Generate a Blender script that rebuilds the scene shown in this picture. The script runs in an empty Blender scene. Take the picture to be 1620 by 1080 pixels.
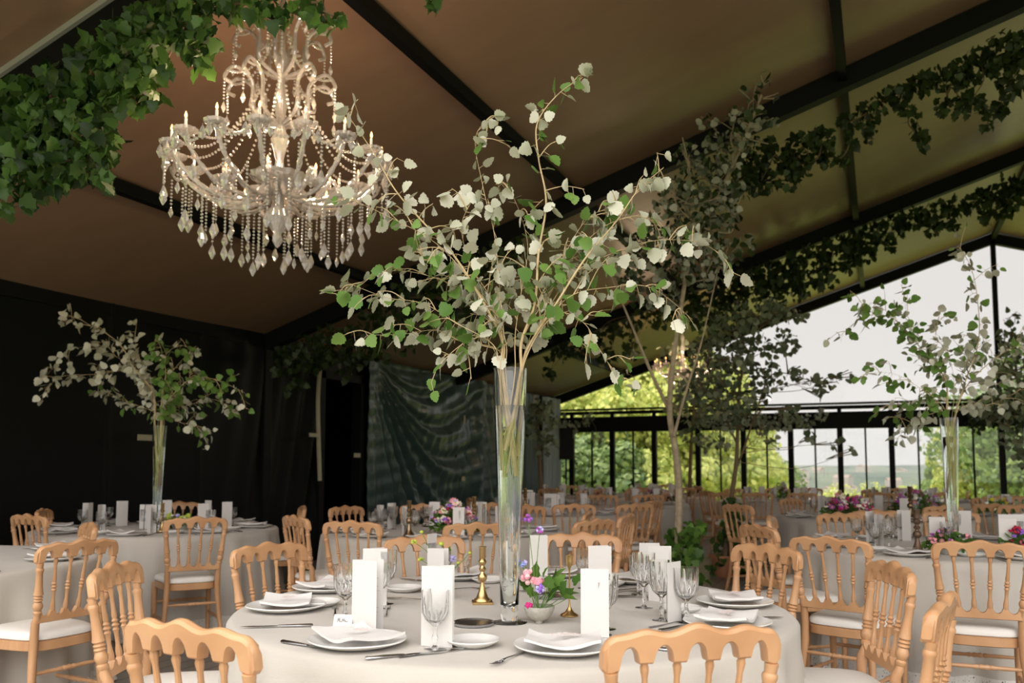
import bpy, math, random
import numpy as np
from mathutils import Vector, Matrix
random.seed(7); RNG = np.random.default_rng(7)
C = bpy.context.scene.collection
sc = bpy.context.scene

# ------------------------------------------------------------------ camera
FPX, YAW, PITCH, ROLL, CY, HC = 1366.8, 0.4015, 0.0827, 0.0019, 625.8, 1.263
cam = bpy.data.cameras.new('camera'); camo = bpy.data.objects.new('camera', cam); C.objects.link(camo)
cam.sensor_width = 36.0; cam.lens = FPX / 1620 * 36
cam.shift_y = (CY - 540) / 1620
cam.clip_start = 0.05; cam.clip_end = 3000
camo.location = (0, 0, HC)
camo.rotation_euler = (Matrix.Rotation(YAW, 4, 'Z') @ Matrix.Rotation(math.pi/2 + PITCH, 4, 'X') @ Matrix.Rotation(ROLL, 4, 'Z')).to_euler()
cam.dof.use_dof = True; cam.dof.focus_distance = 2.9; cam.dof.aperture_fstop = 4.0
sc.camera = camo

# ------------------------------------------------------------------ sky and daylight
w = bpy.data.worlds.new('sky'); sc.world = w; w.use_nodes = True
nt = w.node_tree; nt.nodes.clear()
wo = nt.nodes.new('ShaderNodeOutputWorld'); bg = nt.nodes.new('ShaderNodeBackground')
tc = nt.nodes.new('ShaderNodeTexCoord'); dot = nt.nodes.new('ShaderNodeVectorMath'); dot.operation = 'DOT_PRODUCT'
sd = Vector((0.20, -0.45, 0.87)).normalized(); dot.inputs[1].default_value = sd
mr = nt.nodes.new('ShaderNodeMapRange'); mr.interpolation_type = 'SMOOTHSTEP'
mr.inputs[1].default_value = 0.15; mr.inputs[2].default_value = 1.0; mr.inputs[3].default_value = 0.80; mr.inputs[4].default_value = 4.1
nt.links.new(tc.outputs['Generated'], dot.inputs[0]); nt.links.new(dot.outputs['Value'], mr.inputs[0])
nt.links.new(mr.outputs[0], bg.inputs[1]); bg.inputs[0].default_value = (1.0, 0.955, 0.925, 1)
nt.links.new(bg.outputs[0], wo.inputs[0])
w.cycles.sampling_method = 'MANUAL'; w.cycles.sample_map_resolution = 256
sun = bpy.data.lights.new('sun', 'SUN'); suno = bpy.data.objects.new('sun', sun); C.objects.link(suno)
sun.energy = 3.6; sun.angle = math.radians(12); sun.color = (1.0, 0.95, 0.82)
suno.rotation_euler = Vector((0.62, 0.10, -0.80)).to_track_quat('-Z', 'Y').to_euler()
vs = sc.view_settings; vs.view_transform = 'Standard'; vs.look = 'None'; vs.gamma = 1; vs.use_curve_mapping = False
vs.exposure = 0.0
sc.cycles.max_bounces = 10; sc.cycles.transparent_max_bounces = 24; sc.cycles.sample_clamp_indirect = 6

# ------------------------------------------------------------------ projection helpers (pixel of the 1620x1080 photo -> place)
RIGHT = Vector((math.cos(YAW), math.sin(YAW), 0)); FLAT = Vector((-math.sin(YAW), math.cos(YAW), 0)); UP = Vector((0, 0, 1))
CAM = Vector((0, 0, HC))
def ray(px, py):
    x, y = px - 810, py - CY
    c, s = math.cos(-ROLL), math.sin(-ROLL)
    x, y = c*x - s*y, s*x + c*y
    f = FLAT*math.cos(PITCH) + UP*math.sin(PITCH); u = UP*math.cos(PITCH) - FLAT*math.sin(PITCH)
    return f + RIGHT*(x/FPX) - u*(y/FPX)
def at_z(px, py, z):
    r = ray(px, py); return CAM + r*((z - HC)/r.z)
def at_y(px, py, Y):
    r = ray(px, py); return CAM + r*(Y/r.y)
def at_d(px, py, d):                       # d = horizontal distance along the view direction
    r = ray(px, py); return CAM + r*(d/r.dot(FLAT))
def place(px, d, z=0.0):                   # column px at flat distance d, height z
    for _ in range(3):
        py = 739 - (z - HC)*FPX/d
        p = at_d(px, py, d)
    return Vector((p.x, p.y, z))

# ------------------------------------------------------------------ materials
def mat(name, col=(.8, .8, .8), rough=.6, metal=0.0, spec=.5, trans=0.0, var=0.0, scale=8.0, bump=0.0, bscale=60.0, sheen=0.0, ior=1.45, stretch=(1, 1, 1), col2=None, subs=0.0):
    m = bpy.data.materials.new(name); m.use_nodes = True; nt = m.node_tree
    b = nt.nodes['Principled BSDF']
    b.inputs['Base Color'].default_value = (*col, 1); b.inputs['Roughness'].default_value = rough
    b.inputs['Metallic'].default_value = metal; b.inputs['Specular IOR Level'].default_value = spec
    b.inputs['Transmission Weight'].default_value = trans; b.inputs['IOR'].default_value = ior
    b.inputs['Sheen Weight'].default_value = sheen
    tcn = nt.nodes.new('ShaderNodeTexCoord'); mp = nt.nodes.new('ShaderNodeMapping'); mp.inputs['Scale'].default_value = stretch
    nt.links.new(tcn.outputs['Object'], mp.inputs[0])
    if var or col2:
        n = nt.nodes.new('ShaderNodeTexNoise'); n.inputs['Scale'].default_value = scale; n.inputs['Detail'].default_value = 4
        nt.links.new(mp.outputs[0], n.inputs['Vector'])
        r = nt.nodes.new('ShaderNodeValToRGB'); r.color_ramp.elements[0].position = .3; r.color_ramp.elements[1].position = .7
        c2 = col2 or tuple(min(1, c*(1+var)) for c in col); c1 = col if col2 else tuple(c*(1-var) for c in col)
        r.color_ramp.elements[0].color = (*c1, 1); r.color_ramp.elements[1].color = (*c2, 1)
        nt.links.new(n.outputs[0], r.inputs[0]); nt.links.new(r.outputs[0], b.inputs['Base Color'])
    if bump:
        n2 = nt.nodes.new('ShaderNodeTexNoise'); n2.inputs['Scale'].default_value = bscale; n2.inputs['Detail'].default_value = 3
        nt.links.new(mp.outputs[0], n2.inputs['Vector'])
        bp = nt.nodes.new('ShaderNodeBump'); bp.inputs['Strength'].default_value = bump; bp.inputs['Distance'].default_value = .005
        nt.links.new(n2.outputs[0], bp.inputs['Height']); nt.links.new(bp.outputs[0], b.inputs['Normal'])
    return m
def leafmat(name, c1, c2, trl=.35, rough=.5):
    m = bpy.data.materials.new(name); m.use_nodes = True; nt = m.node_tree; nt.nodes.clear()
    o = nt.nodes.new('ShaderNodeOutputMaterial'); d = nt.nodes.new('ShaderNodeBsdfPrincipled'); t = nt.nodes.new('ShaderNodeBsdfTranslucent')
    mx = nt.nodes.new('ShaderNodeMixShader'); g = nt.nodes.new('ShaderNodeNewGeometry'); r = nt.nodes.new('ShaderNodeValToRGB')
    r.color_ramp.elements[0].color = (*c1, 1); r.color_ramp.elements[1].color = (*c2, 1)
    nt.links.new(g.outputs['Random Per Island'], r.inputs[0])
    nt.links.new(r.outputs[0], d.inputs['Base Color']); nt.links.new(r.outputs[0], t.inputs[0])
    d.inputs['Roughness'].default_value = rough; d.inputs['Specular IOR Level'].default_value = .4
    mx.inputs[0].default_value = trl
    nt.links.new(d.outputs[0], mx.inputs[1]); nt.links.new(t.outputs[0], mx.inputs[2]); nt.links.new(mx.outputs[0], o.inputs[0])
    return m
def thinglass(name, tint=(1, 1, 1), base=.06, diff=.0, dcol=(.9, .9, .9), rough=.03, ior=1.5):
    m = bpy.data.materials.new(name); m.use_nodes = True; nt = m.node_tree; nt.nodes.clear()
    o = nt.nodes.new('ShaderNodeOutputMaterial'); t = nt.nodes.new('ShaderNodeBsdfTransparent'); gl = nt.nodes.new('ShaderNodeBsdfGlossy')
    fr = nt.nodes.new('ShaderNodeFresnel'); fr.inputs[0].default_value = ior
    ad = nt.nodes.new('ShaderNodeMath'); ad.operation = 'ADD'; ad.use_clamp = True; ad.inputs[1].default_value = base
    mx = nt.nodes.new('ShaderNodeMixShader'); t.inputs[0].default_value = (*tint, 1); gl.inputs['Roughness'].default_value = rough
    nt.links.new(fr.outputs[0], ad.inputs[0]); nt.links.new(ad.outputs[0], mx.inputs[0])
    nt.links.new(t.outputs[0], mx.inputs[1]); nt.links.new(gl.outputs[0], mx.inputs[2])
    last = mx
    if diff:
        df = nt.nodes.new('ShaderNodeBsdfDiffuse'); df.inputs[0].default_value = (*dcol, 1)
        m2 = nt.nodes.new('ShaderNodeMixShader'); m2.inputs[0].default_value = diff
        nt.links.new(mx.outputs[0], m2.inputs[1]); nt.links.new(df.outputs[0], m2.inputs[2]); last = m2
    nt.links.new(last.outputs[0], o.inputs[0])
    return m
def emit(name, col, s):
    m = bpy.data.materials.new(name); m.use_nodes = True; nt = m.node_tree; nt.nodes.clear()
    o = nt.nodes.new('ShaderNodeOutputMaterial'); e = nt.nodes.new('ShaderNodeEmission'); e.inputs[0].default_value = (*col, 1); e.inputs[1].default_value = s
    nt.links.new(e.outputs[0], o.inputs[0]); return m

M = dict(
 wood=mat('beech_wood', (.47, .25, .12), .34, var=.0, col2=(.60, .345, .18), scale=5, stretch=(1, 6, 1), spec=.45),
 linen=mat('linen', (.53, .495, .44), .9, var=.05, scale=3, bump=.35, bscale=500, sheen=.2),
 lace=None,
 cushion=mat('cushion_fabric', (.78, .75, .70), .85, bump=.2, bscale=300),
 china=mat('white_china', (.72, .71, .685), .22, var=.02, scale=10),
 napkin=mat('napkin_cloth', (.70, .68, .66), .9, bump=.2, bscale=300),
 paper=mat('card_paper', (.68, .655, .63), .8, bump=.05, bscale=200),
 ink=mat('grey_ink', (.45, .43, .42), .8), darkink=mat('dark_ink', (.06, .06, .07), .8),
 pinkprint=mat('pink_print', (.72, .62, .60), .9),
 steel=mat('steel', (.55, .56, .58), .22, metal=1.0), silver=mat('silver_dark', (.52, .53, .56), .28, metal=1.0),
 brass=mat('brass', (.64, .44, .20), .32, metal=1.0, var=.12, scale=30), oldbrass=mat('old_brass', (.32, .23, .13), .35, metal=1.0),
 bronze=mat('bronze', (.14, .09, .06), .45, metal=.6),
 black=mat('black_metal', (.006, .0065, .007), .55, spec=.15), blackcloth=mat('black_lining', (.0025, .003, .0032), .55, spec=.22, bump=.5, bscale=6, stretch=(1, 1, .15)),
 greensatin=mat('green_satin', (.045, .08, .074), .30, spec=.7, bump=.1, bscale=9, stretch=(1, 1, .3)),
 palesatin=mat('pale_satin', (.32, .38, .39), .45, spec=.5),
 roofcloth=mat('roof_cloth', (.29, .18, .12), .36, spec=.75, var=.06, scale=1.2, bump=.12, bscale=3, stretch=(1, 4, 1)),
 grey=mat('grey_aluminium', (.33, .32, .31), .5), stone=mat('stoneware', (.46, .44, .39), .6, var=.12, scale=60, bump=.3, bscale=80),
 tape=mat('tape', (.42, .38, .27), .7), terracotta=mat('terracotta', (.45, .20, .10), .8, var=.1), soil=mat('soil', (.06, .04, .03), .95),
 bark=mat('pale_bark', (.33, .27, .18), .8, var=.25, scale=20, bump=.5, bscale=40), twig=mat('twig_bark', (.52, .40, .22), .7, var=.15, scale=30),
 darktwig=mat('dark_twig', (.16, .11, .06), .8), stemgreen=mat('green_stem', (.13, .25, .05), .6), wetstem=mat('wet_stem', (.36, .29, .08), .5, var=.3, scale=20),
 vase=mat('vase_glass', (.97, .99, .98), .01, trans=1.0, ior=1.46), water=mat('water', (.95, .98, .96), .0, trans=1.0, ior=1.33),
 crystal=mat('cut_crystal', (.99, .995, .995), .015, trans=1.0, ior=1.48), thin=thinglass('thin_glass', (.985, .99, .99), .02, ior=1.2),
 window=thinglass('window_glass', (.97, .98, .975), .0, rough=.0, ior=1.3),
 chandglass=thinglass('chandelier_glass', (.93, .90, .87), .26, .20, (.95, .90, .86), .12),
 candle=mat('candle_sleeve', (.80, .78, .72), .5), flame=emit('bulb_flame', (1.0, .44, .15), 7.0),
 candlewax=mat('white_wax', (.82, .80, .74), .5),
)
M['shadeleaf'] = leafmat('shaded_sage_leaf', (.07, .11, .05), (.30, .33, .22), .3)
M['leafg'] = leafmat('poplar_leaf_top', (.10, .22, .035), (.22, .36, .08), .3)
M['leafw'] = leafmat('poplar_leaf_underside', (.52, .53, .39), (.78, .76, .64), .25, .7)
M['ivy'] = leafmat('ivy_leaf', (.015, .045, .008), (.085, .18, .03), .25)
M['ivyz'] = leafmat('garland_leaf', (.010, .030, .006), (.065, .14, .022), .22)
M['ivyd'] = leafmat('vine_leaf_dark', (.011, .024, .005), (.038, .065, .013), .22)
M['ivyb'] = leafmat('vine_leaf_bright', (.05, .13, .02), (.16, .30, .05), .35)
M['silverleaf'] = leafmat('silver_leaf', (.12, .16, .08), (.45, .45, .36), .3)
M['treeleaf'] = leafmat('garden_tree_leaf', (.26, .34, .06), (.66, .66, .20), .4)
M['treedark'] = leafmat('garden_tree_leaf_dark', (.10, .17, .06), (.28, .36, .12), .35)
for nm, c in dict(pink=(.85, .35, .42), magenta=(.62, .03, .22), crimson=(.42, .01, .05), blush=(.85, .55, .55), purple=(.28, .12, .55), lilac=(.50, .45, .80), violet=(.45, .10, .45), cream=(.85, .80, .65), yellow=(.75, .62, .05), lime=(.50, .60, .08), blue=(.25, .35, .70), white=(.88, .87, .84), dusty=(.38, .12, .16), grey=(.45, .45, .50)).items():
    M['f_'+nm] = mat('petal_'+nm, c, .7, var=.15, scale=40)
def lace_material():
    m = bpy.data.materials.new('lace'); m.use_nodes = True; nt = m.node_tree; b = nt.nodes['Principled BSDF']
    b.inputs['Base Color'].default_value = (.75, .73, .68, 1); b.inputs['Roughness'].default_value = .9
    tcn = nt.nodes.new('ShaderNodeTexCoord'); v = nt.nodes.new('ShaderNodeTexVoronoi'); v.inputs['Scale'].default_value = 85; v.feature = 'DISTANCE_TO_EDGE'
    g = nt.nodes.new('ShaderNodeMath'); g.operation = 'LESS_THAN'; g.inputs[1].default_value = .32
    nt.links.new(tcn.outputs['Object'], v.inputs['Vector']); nt.links.new(v.outputs['Distance'], g.inputs[0]); nt.links.new(g.outputs[0], b.inputs['Alpha'])
    return m
M['lace'] = lace_material()

# ------------------------------------------------------------------ mesh builder
class MB:
    def __init__(s): s.v = []; s.f = []; s.m = []; s.n = 0
    def add(s, verts, faces, mi=0):
        s.v.extend([tuple(p) for p in verts]); s.f.extend([tuple(i + s.n for i in f) for f in faces]); s.m.extend([mi]*len(faces)); s.n += len(verts); return s
    def box(s, a, b, mi=0):
        x0, y0, z0 = a; x1, y1, z1 = b
        v = [(x0,y0,z0),(x1,y0,z0),(x1,y1,z0),(x0,y1,z0),(x0,y0,z1),(x1,y0,z1),(x1,y1,z1),(x0,y1,z1)]
        return s.add(v, [(3,2,1,0),(4,5,6,7),(0,1,5,4),(1,2,6,5),(2,3,7,6),(3,0,4,7)], mi)
    def bar(s, p, q, w_, h, mi=0, up=(0, 0, 1)):
        p, q, up = Vector(p), Vector(q), Vector(up); d = (q-p).normalized(); sx = d.cross(up).normalized()*w_/2; sz = sx.cross(d).normalized()*h/2
        v = [p-sx-sz, p+sx-sz, p+sx+sz, p-sx+sz, q-sx-sz, q+sx-sz, q+sx+sz, q-sx+sz]
        return s.add(v, [(0,1,2,3),(7,6,5,4),(0,4,5,1),(1,5,6,2),(2,6,7,3),(3,7,4,0)], mi)
    def tube(s, pts, rad, k=8, mi=0, caps=True, ry=1.0):
        pts = [Vector(p) for p in pts]; n = len(pts)
        if not hasattr(rad, '__len__'): rad = [rad]*n
        ref = None; v = []
        for i, p in enumerate(pts):
            t = (pts[min(i+1, n-1)] - pts[max(i-1, 0)])
            if t.length < 1e-9: t = Vector((0, 0, 1))
            t.normalize()
            if ref is None: ref = Vector((1, 0, 0)) if abs(t.x) < .8 else Vector((0, 1, 0))
            u = (ref - t*ref.dot(t)); u = u.normalized() if u.length > 1e-6 else t.orthogonal().normalized(); ref = u; w2 = t.cross(u)
            for j in range(k):
                a = 2*math.pi*j/k; v.append(p + u*(rad[i]*math.cos(a)) + w2*(rad[i]*ry*math.sin(a)))
        f = [(i*k+j, i*k+(j+1) % k, (i+1)*k+(j+1) % k, (i+1)*k+j) for i in range(n-1) for j in range(k)]
        if caps: f += [tuple(reversed(range(k))), tuple((n-1)*k+j for j in range(k))]
        return s.add(v, f, mi)
    def lathe(s, prof, c=(0, 0, 0), k=24, mi=0, flute=0.0, nf=12, close=False):
        v = []; n = len(prof)
        for i, pr in enumerate(prof):
            r, z = pr[0], pr[1]; fl = pr[2] if len(pr) > 2 else 0
            for j in range(k):
                a = 2*math.pi*j/k; rr = r*(1 + fl*math.cos(nf*a)); v.append((c[0]+rr*math.cos(a), c[1]+rr*math.sin(a), c[2]+z))
        f = [(i*k+j, i*k+(j+1) % k, (i+1)*k+(j+1) % k, (i+1)*k+j) for i in range(n-1) for j in range(k)]
        if close: f += [((n-1)*k+j, (n-1)*k+(j+1) % k, (j+1) % k, j) for j in range(k)]
        else: f += [tuple(reversed(range(k))), tuple((n-1)*k+j for j in range(k))]
        return s.add(v, f, mi)
    def ball(s, c, r, k=8, mi=0, sz=1.0):
        h = max(4, k//2+1); return s.lathe([(max(1e-4, r*math.sin(math.pi*i/h)), -r*sz*math.cos(math.pi*i/h)) for i in range(h+1)], c, k, mi)
    def build(s, name, mats, parent=None, smooth=40, loc=None, rotz=0):
        me = bpy.data.meshes.new(name); me.from_pydata(s.v, [], s.f)
        mats = mats if isinstance(mats, (list, tuple)) else [mats]
        for m in mats: me.materials.append(M[m] if isinstance(m, str) else m)
        if len(mats) > 1: me.polygons.foreach_set('material_index', s.m)
        if smooth:
            me.polygons.foreach_set('use_smooth', [True]*len(me.polygons))
            me.set_sharp_from_angle(angle=math.radians(smooth))
        me.update()
        o = bpy.data.objects.new(name, me); C.objects.link(o)
        if parent: o.parent = parent
        if loc is not None: o.location = loc
        if rotz: o.rotation_euler = (0, 0, rotz)
        return o
def tag(o, label=None, cat=None, group=None, kind=None):
    if label: o['label'] = label
    if cat: o['category'] = cat
    if group: o['group'] = group
    if kind: o['kind'] = kind
    return o
def thing(name, label, cat, loc=(0, 0, 0), rotz=0, group=None):
    o = bpy.data.objects.new(name, None); C.objects.link(o); o.empty_display_size = .1
    o.location = loc; o.rotation_euler = (0, 0, rotz); return tag(o, label, cat, group)
def struct(name, mb, m, smooth=0):
    return tag(mb.build(name, m, None, smooth), kind='structure')
KIDS = {}
def copy_tree(o, parent=None):
    c = o.copy(); C.objects.link(c)
    if parent: c.parent = parent
    for ch in (KIDS.get(o.name) or list(o.children)): copy_tree(ch, c)
    return c
def dup(o, loc, rotz=0, label=None, group=None, first=False, scale=None):
    c = o if first else copy_tree(o)
    c.location = loc; c.rotation_euler = (0, 0, rotz)
    if scale: c.scale = (scale,)*3
    if label: c['label'] = label
    if group: c['group'] = group
    return c
PROTO = {}
def stamp(kind, maker, loc, rotz=0, label=None, group=None, scale=None):
    if kind not in PROTO:
        PROTO[kind] = maker(); return dup(PROTO[kind], loc, rotz, label, group, True, scale)
    return dup(PROTO[kind], loc, rotz, label, group, False, scale)

# leaves, vectorised -------------------------------------------------
def leaf_template(style):
    if style == 'poplar': L = [(.20, .02), (.42, .12), (.40, .22), (.50, .33), (.42, .43), (.45, .57), (.29, .67), (.27, .80), (.10, .92)]
    elif style == 'ivy': L = [(.22, -.06), (.50, .12), (.34, .38), (.40, .55), (.12, .80)]
    else: L = [(.25, .10), (.40, .35), (.36, .60), (.22, .82), (.10, .94)]
    nL = len(L); mid = [(0, i/(nL-1)) for i in range(nL)]
    v = [(x, y, -.10*abs(y-.3)**1.3) for x, y in mid]
    for sgn in (1, -1): v += [(sgn*x, y, .16*x - .12*abs(y-.3)**1.3) for x, y in L]
    f = []
    for b, sg in ((nL, 1), (2*nL, -1)):
        q = [(i, b+i, b+i+1, i+1) for i in range(nL-1)]
        f += [t if sg == 1 else tuple(reversed(t)) for t in q]
    return np.array(v, float), f
LT = {k: leaf_template(k) for k in ('poplar', 'ivy', 'oval')}
def leaves_mesh(name, P, A, N, S, mats, style='poplar', two=False, parent=None):
    """P base points, A leaf axis, N normal hint, S sizes"""
    P, A, N, S = (np.asarray(q, float) for q in (P, A, N, S)); n = len(P)
    T, F = LT[style]
    A /= np.linalg.norm(A, axis=1, keepdims=True) + 1e-9
    X = np.cross(A, N); X /= np.linalg.norm(X, axis=1, keepdims=True) + 1e-9
    Z = np.cross(X, A)
    W = (T[None, :, 0, None]*X[:, None, :] + T[None, :, 1, None]*A[:, None, :] + (T[None, :, 2]*np.random.default_rng(n).uniform(-.8, 2.6, n)[:, None])[:, :, None]*Z[:, None, :])*S[:, None, None] + P[:, None, :]
    k = len(T); Fq = np.array(F); idx = (np.arange(n)*k)[:, None, None] + Fq[None]
    V = W.reshape(-1, 3); Q = idx.reshape(-1, 4); mi = np.zeros(len(Q), int)
    if two:
        V2 = (W - Z[:, None, :]*(.008*S[:, None, None])).reshape(-1, 3); Q2 = (idx[:, :, ::-1] + n*k).reshape(-1, 4)
        V = np.vstack([V, V2]); Q = np.vstack([Q, Q2]); mi = np.concatenate([mi, np.ones(len(Q2), int)])
    me = bpy.data.meshes.new(name); me.vertices.add(len(V)); me.vertices.foreach_set('co', V.ravel())
    me.loops.add(Q.size); me.loops.foreach_set('vertex_index', Q.ravel().astype(np.int32)); me.polygons.add(len(Q))
    me.polygons.foreach_set('loop_start', (np.arange(len(Q))*4).astype(np.int32))
    for m in (mats if isinstance(mats, (list, tuple)) else [mats]): me.materials.append(M[m])
    me.polygons.foreach_set('material_index', mi.astype(np.int32)); me.polygons.foreach_set('use_smooth', [True]*len(Q))
    me.update(calc_edges=True); me.validate()
    o = bpy.data.objects.new(name, me); C.objects.link(o)
    if parent: o.parent = parent
    return o
def spline(pts, n=6):
    pts = [Vector(p) for p in pts]; out = []
    for i in range(len(pts)-1):
        p0, p1, p2, p3 = pts[max(i-1, 0)], pts[i], pts[i+1], pts[min(i+2, len(pts)-1)]
        for j in range(n):
            t = j/n
            out.append(.5*((2*p1) + (p2-p0)*t + (2*p0-5*p1+4*p2-p3)*t*t + (3*p1-p0-3*p2+p3)*t**3))
    return out + [pts[-1]]
def rv(s=1.0): return Vector(RNG.normal(0, s, 3))

# ------------------------------------------------------------------ tent shell
XL, XR, YG, HE, HZ, Y0 = -7.19, 2.217, 19.41, 2.92, 5.94, 1.1
XRR = 2*XR - XL
def roofz(x): return HE + (HZ-HE)*(1 - abs(x-XR)/(XR-XL))
RAFT = [YG, YG-5.286, YG-2*5.286, YG-3*5.286, Y0+.07]
def planks_material():
    m = bpy.data.materials.new('floor_planks'); m.use_nodes = True; nt = m.node_tree; b = nt.nodes['Principled BSDF']; b.inputs['Roughness'].default_value = .33
    tcn = nt.nodes.new('ShaderNodeTexCoord'); mp = nt.nodes.new('ShaderNodeMapping'); mp.inputs['Rotation'].default_value = (0, 0, math.radians(90))
    br = nt.nodes.new('ShaderNodeTexBrick'); br.inputs['Color1'].default_value = (.26, .235, .205, 1); br.inputs['Color2'].default_value = (.33, .30, .265, 1); br.inputs['Mortar'].default_value = (.04, .035, .03, 1)
    br.inputs['Scale'].default_value = 1; br.inputs['Brick Width'].default_value = 2.4; br.inputs['Row Height'].default_value = .14; br.inputs['Mortar Size'].default_value = .006
    n = nt.nodes.new('ShaderNodeTexNoise'); n.inputs['Scale'].default_value = 4
    mx = nt.nodes.new('ShaderNodeMixRGB'); mx.blend_type = 'MULTIPLY'; mx.inputs[0].default_value = .4
    nt.links.new(tcn.outputs['Object'], mp.inputs[0]); nt.links.new(mp.outputs[0], br.inputs['Vector']); nt.links.new(mp.outputs[0], n.inputs['Vector'])
    nt.links.new(br.outputs['Color'], mx.inputs[1]); nt.links.new(n.outputs[0], mx.inputs[2]); nt.links.new(mx.outputs[0], b.inputs['Base Color'])
    return m
struct('floor', MB().box((XL-.1, -5, -.12), (XRR+.1, YG+.1, 0)), planks_material())
def ceiling():
    mb = MB(); nx, ny = 40, 100; v = []
    for i in range(nx+1):
        for j in range(ny+1):
            x = XL + (XRR-XL)*i/nx; y = Y0 + (YG-Y0)*j/ny
            bay = ((YG-y) % 5.286)/5.286; sag = -.05*max(0, math.sin(math.pi*bay))**.7
            v.append((x, y, roofz(x)+.02+sag))
    f = [(i*(ny+1)+j, i*(ny+1)+j+1, (i+1)*(ny+1)+j+1, (i+1)*(ny+1)+j) for i in range(nx) for j in range(ny)]
    mb.add(v, f); n = len(v)
    mb.add([(p[0], p[1], p[2]+.15) for p in v[:]], [tuple(reversed(q)) for q in f])
    return mb
struct('ceiling', ceiling(), 'roofcloth', smooth=60)
k = 1
for y in RAFT:
    mb = MB()
    for xa in (XL, XRR): mb.bar((xa, y, roofz(xa)-.10), (XR, y, roofz(XR)-.10), .14, .20)
    if y < 5: mb.bar((XL, y-.08, roofz(XL)-.0), (XR, y-.08, roofz(XR)-.0), .03, .05, 1)
    tag(mb.build('trim_%d' % k, ['black', 'grey'], None, 0), kind='structure'); k += 1
for x in (-.2216, -2.944, -5.369, XR, XR+2.9, XR+5.6):
    mb = MB(); z = roofz(x)-.08; mb.bar((x, Y0, z), (x, YG, z), .085, .10); struct('trim_%d' % k, mb, 'black'); k += 1
mb = MB()
for x in (XL, XRR): mb.bar((x, Y0, HE-.06), (x, YG, HE-.06), .14, .16)
struct('trim_%d' % k, mb, 'black'); k += 1
mb = MB()
for y in RAFT:
    for x in (XL+.02, XRR-.02): mb.box((x-.07, y-.07, 0), (x+.07, y+.07, HE))
struct('trim_%d' % k, mb, 'black'); k += 1
# left wall: dark cloth with an opening
D0, D1 = 9.95, 11.05
def clothgrid(y0, y1, z0, z1, ny, nz, fn, thick=.012):
    v = []; 
    for s_ in (0, -thick):
        for i in range(ny+1):
            for j in range(nz+1):
                y = y0+(y1-y0)*i/ny; z = z0+(z1-z0)*j/nz; v.append((XL+fn(y, z)+s_, y, z))
    N = (ny+1)*(nz+1); f = [(i*(nz+1)+j, (i+1)*(nz+1)+j, (i+1)*(nz+1)+j+1, i*(nz+1)+j+1) for i in range(ny) for j in range(nz)]
    f2 = [tuple(q+N for q in reversed(t)) for t in f]
    def rim(a, b): return (a, b, b+N, a+N)
    e = [rim((nz+1)*(i+1), (nz+1)*i) for i in range(ny)] + [rim((nz+1)*i+nz, (nz+1)*(i+1)+nz) for i in range(ny)] + [rim(j, j+1) for j in range(nz)] + [rim(ny*(nz+1)+j+1, ny*(nz+1)+j) for j in range(nz)]
    return MB().add(v, f+f2+e)
def flatfolds(y, z):
    seam = sum(.02*math.exp(-((y-s)/.03)**2) for s in (-1, .9, 2.75, 3.95, 5.15, 6.4, 7.7, 8.9))
    d = max(0, 1-abs(y-9.9)/2.2)
    return .05 + seam + .012*math.sin(y*3.1+z*.4) + .05*d*math.sin((y-9.9+ (2.9-z)*.18)*16)
mb = clothgrid(Y0, D0, 0, HE, 420, 10, flatfolds)
nA = mb
mb2 = clothgrid(D1, YG, 0, HE, 60, 4, lambda y, z: .02)
mb.add(mb2.v, mb2.f); 
mb.box((XL-.1, D0, 2.55), (XL+.03, D1, HE))
struct('wall_left', mb, 'blackcloth', smooth=50)
# dim back room behind the opening
for nm_, a_, b_ in (('wall_annex_back', (XL-3.0, D0-1.5, 0), (XL-2.95, D1+2.6, HE)), ('wall_annex_near', (XL-3, D0-1.55, 0), (XL-.1, D0-1.5, HE)), ('wall_annex_far', (XL-3, D1+2.6, 0), (XL-.1, D1+2.65, HE)),
                    ('ceiling_annex', (XL-3, D0-1.5, HE), (XL-.1, D1+2.6, HE+.05)), ('floor_annex', (XL-3, D0-1.5, -.12), (XL-.1, D1+2.6, 0))):
    struct(nm_, MB().box(a_, b_), 'blackcloth')
mb = MB(); mb.box((XL-.06, D0-.02, 0), (XL+.10, D0+.10, 2.6)); mb.box((XL-.06, D1-.10, 0), (XL+.10, D1+.02, 2.6)); mb.box((XL-.06, D0, 2.5), (XL+.10, D1, 2.62))
struct('door_1', mb, 'black')
# green satin drape, hung with swags
def satin(y, z):
    u = max(0.0, (y-11.1)/4.85); t = (HE-z); uc = .76; h = 0.0; s1 = .6*math.sin(t*1.7+u*3)
    if u < uc:
        a = u/uc; ed = min(1, a/.12)
        # folds run from the top left pin, hang in a swag and rise again to the gathering clip
        ph = math.atan2(t - .62*a - .75*math.sin(math.pi*a), 3.2*a + .10); rad_ = math.hypot(t, a*3.7)
        amp = min(.052, .010 + .026*rad_)*(1 if t > .05 else t/.05)
        h += ed*amp*(math.sin(ph*26 + .8*math.sin(rad_*1.1)) + .45*math.sin(ph*47+1.3+.5*math.sin(t*2)))
        h += ed*.016*math.sin((y-11.1)*27 + s1)*min(1, t/2.2)
    else:
        b = (u-uc)/(1-uc); h += .07*math.sin(b*9 + t*1.1) + .04*math.sin(b*23-t*1.5)
    h += .12*math.exp(-((u-uc)/.02)**2) + .010*math.sin(u*90+t*3) + .006*math.sin(t*26+u*20)
    return .17 + h
drp = clothgrid(11.05, 15.95, .02, HE-.02, 300, 120, satin).build('satin_drape', 'greensatin', None, 60)
tag(drp, 'dark green satin drape hung in swags right of the dark doorway', 'drape')
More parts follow.
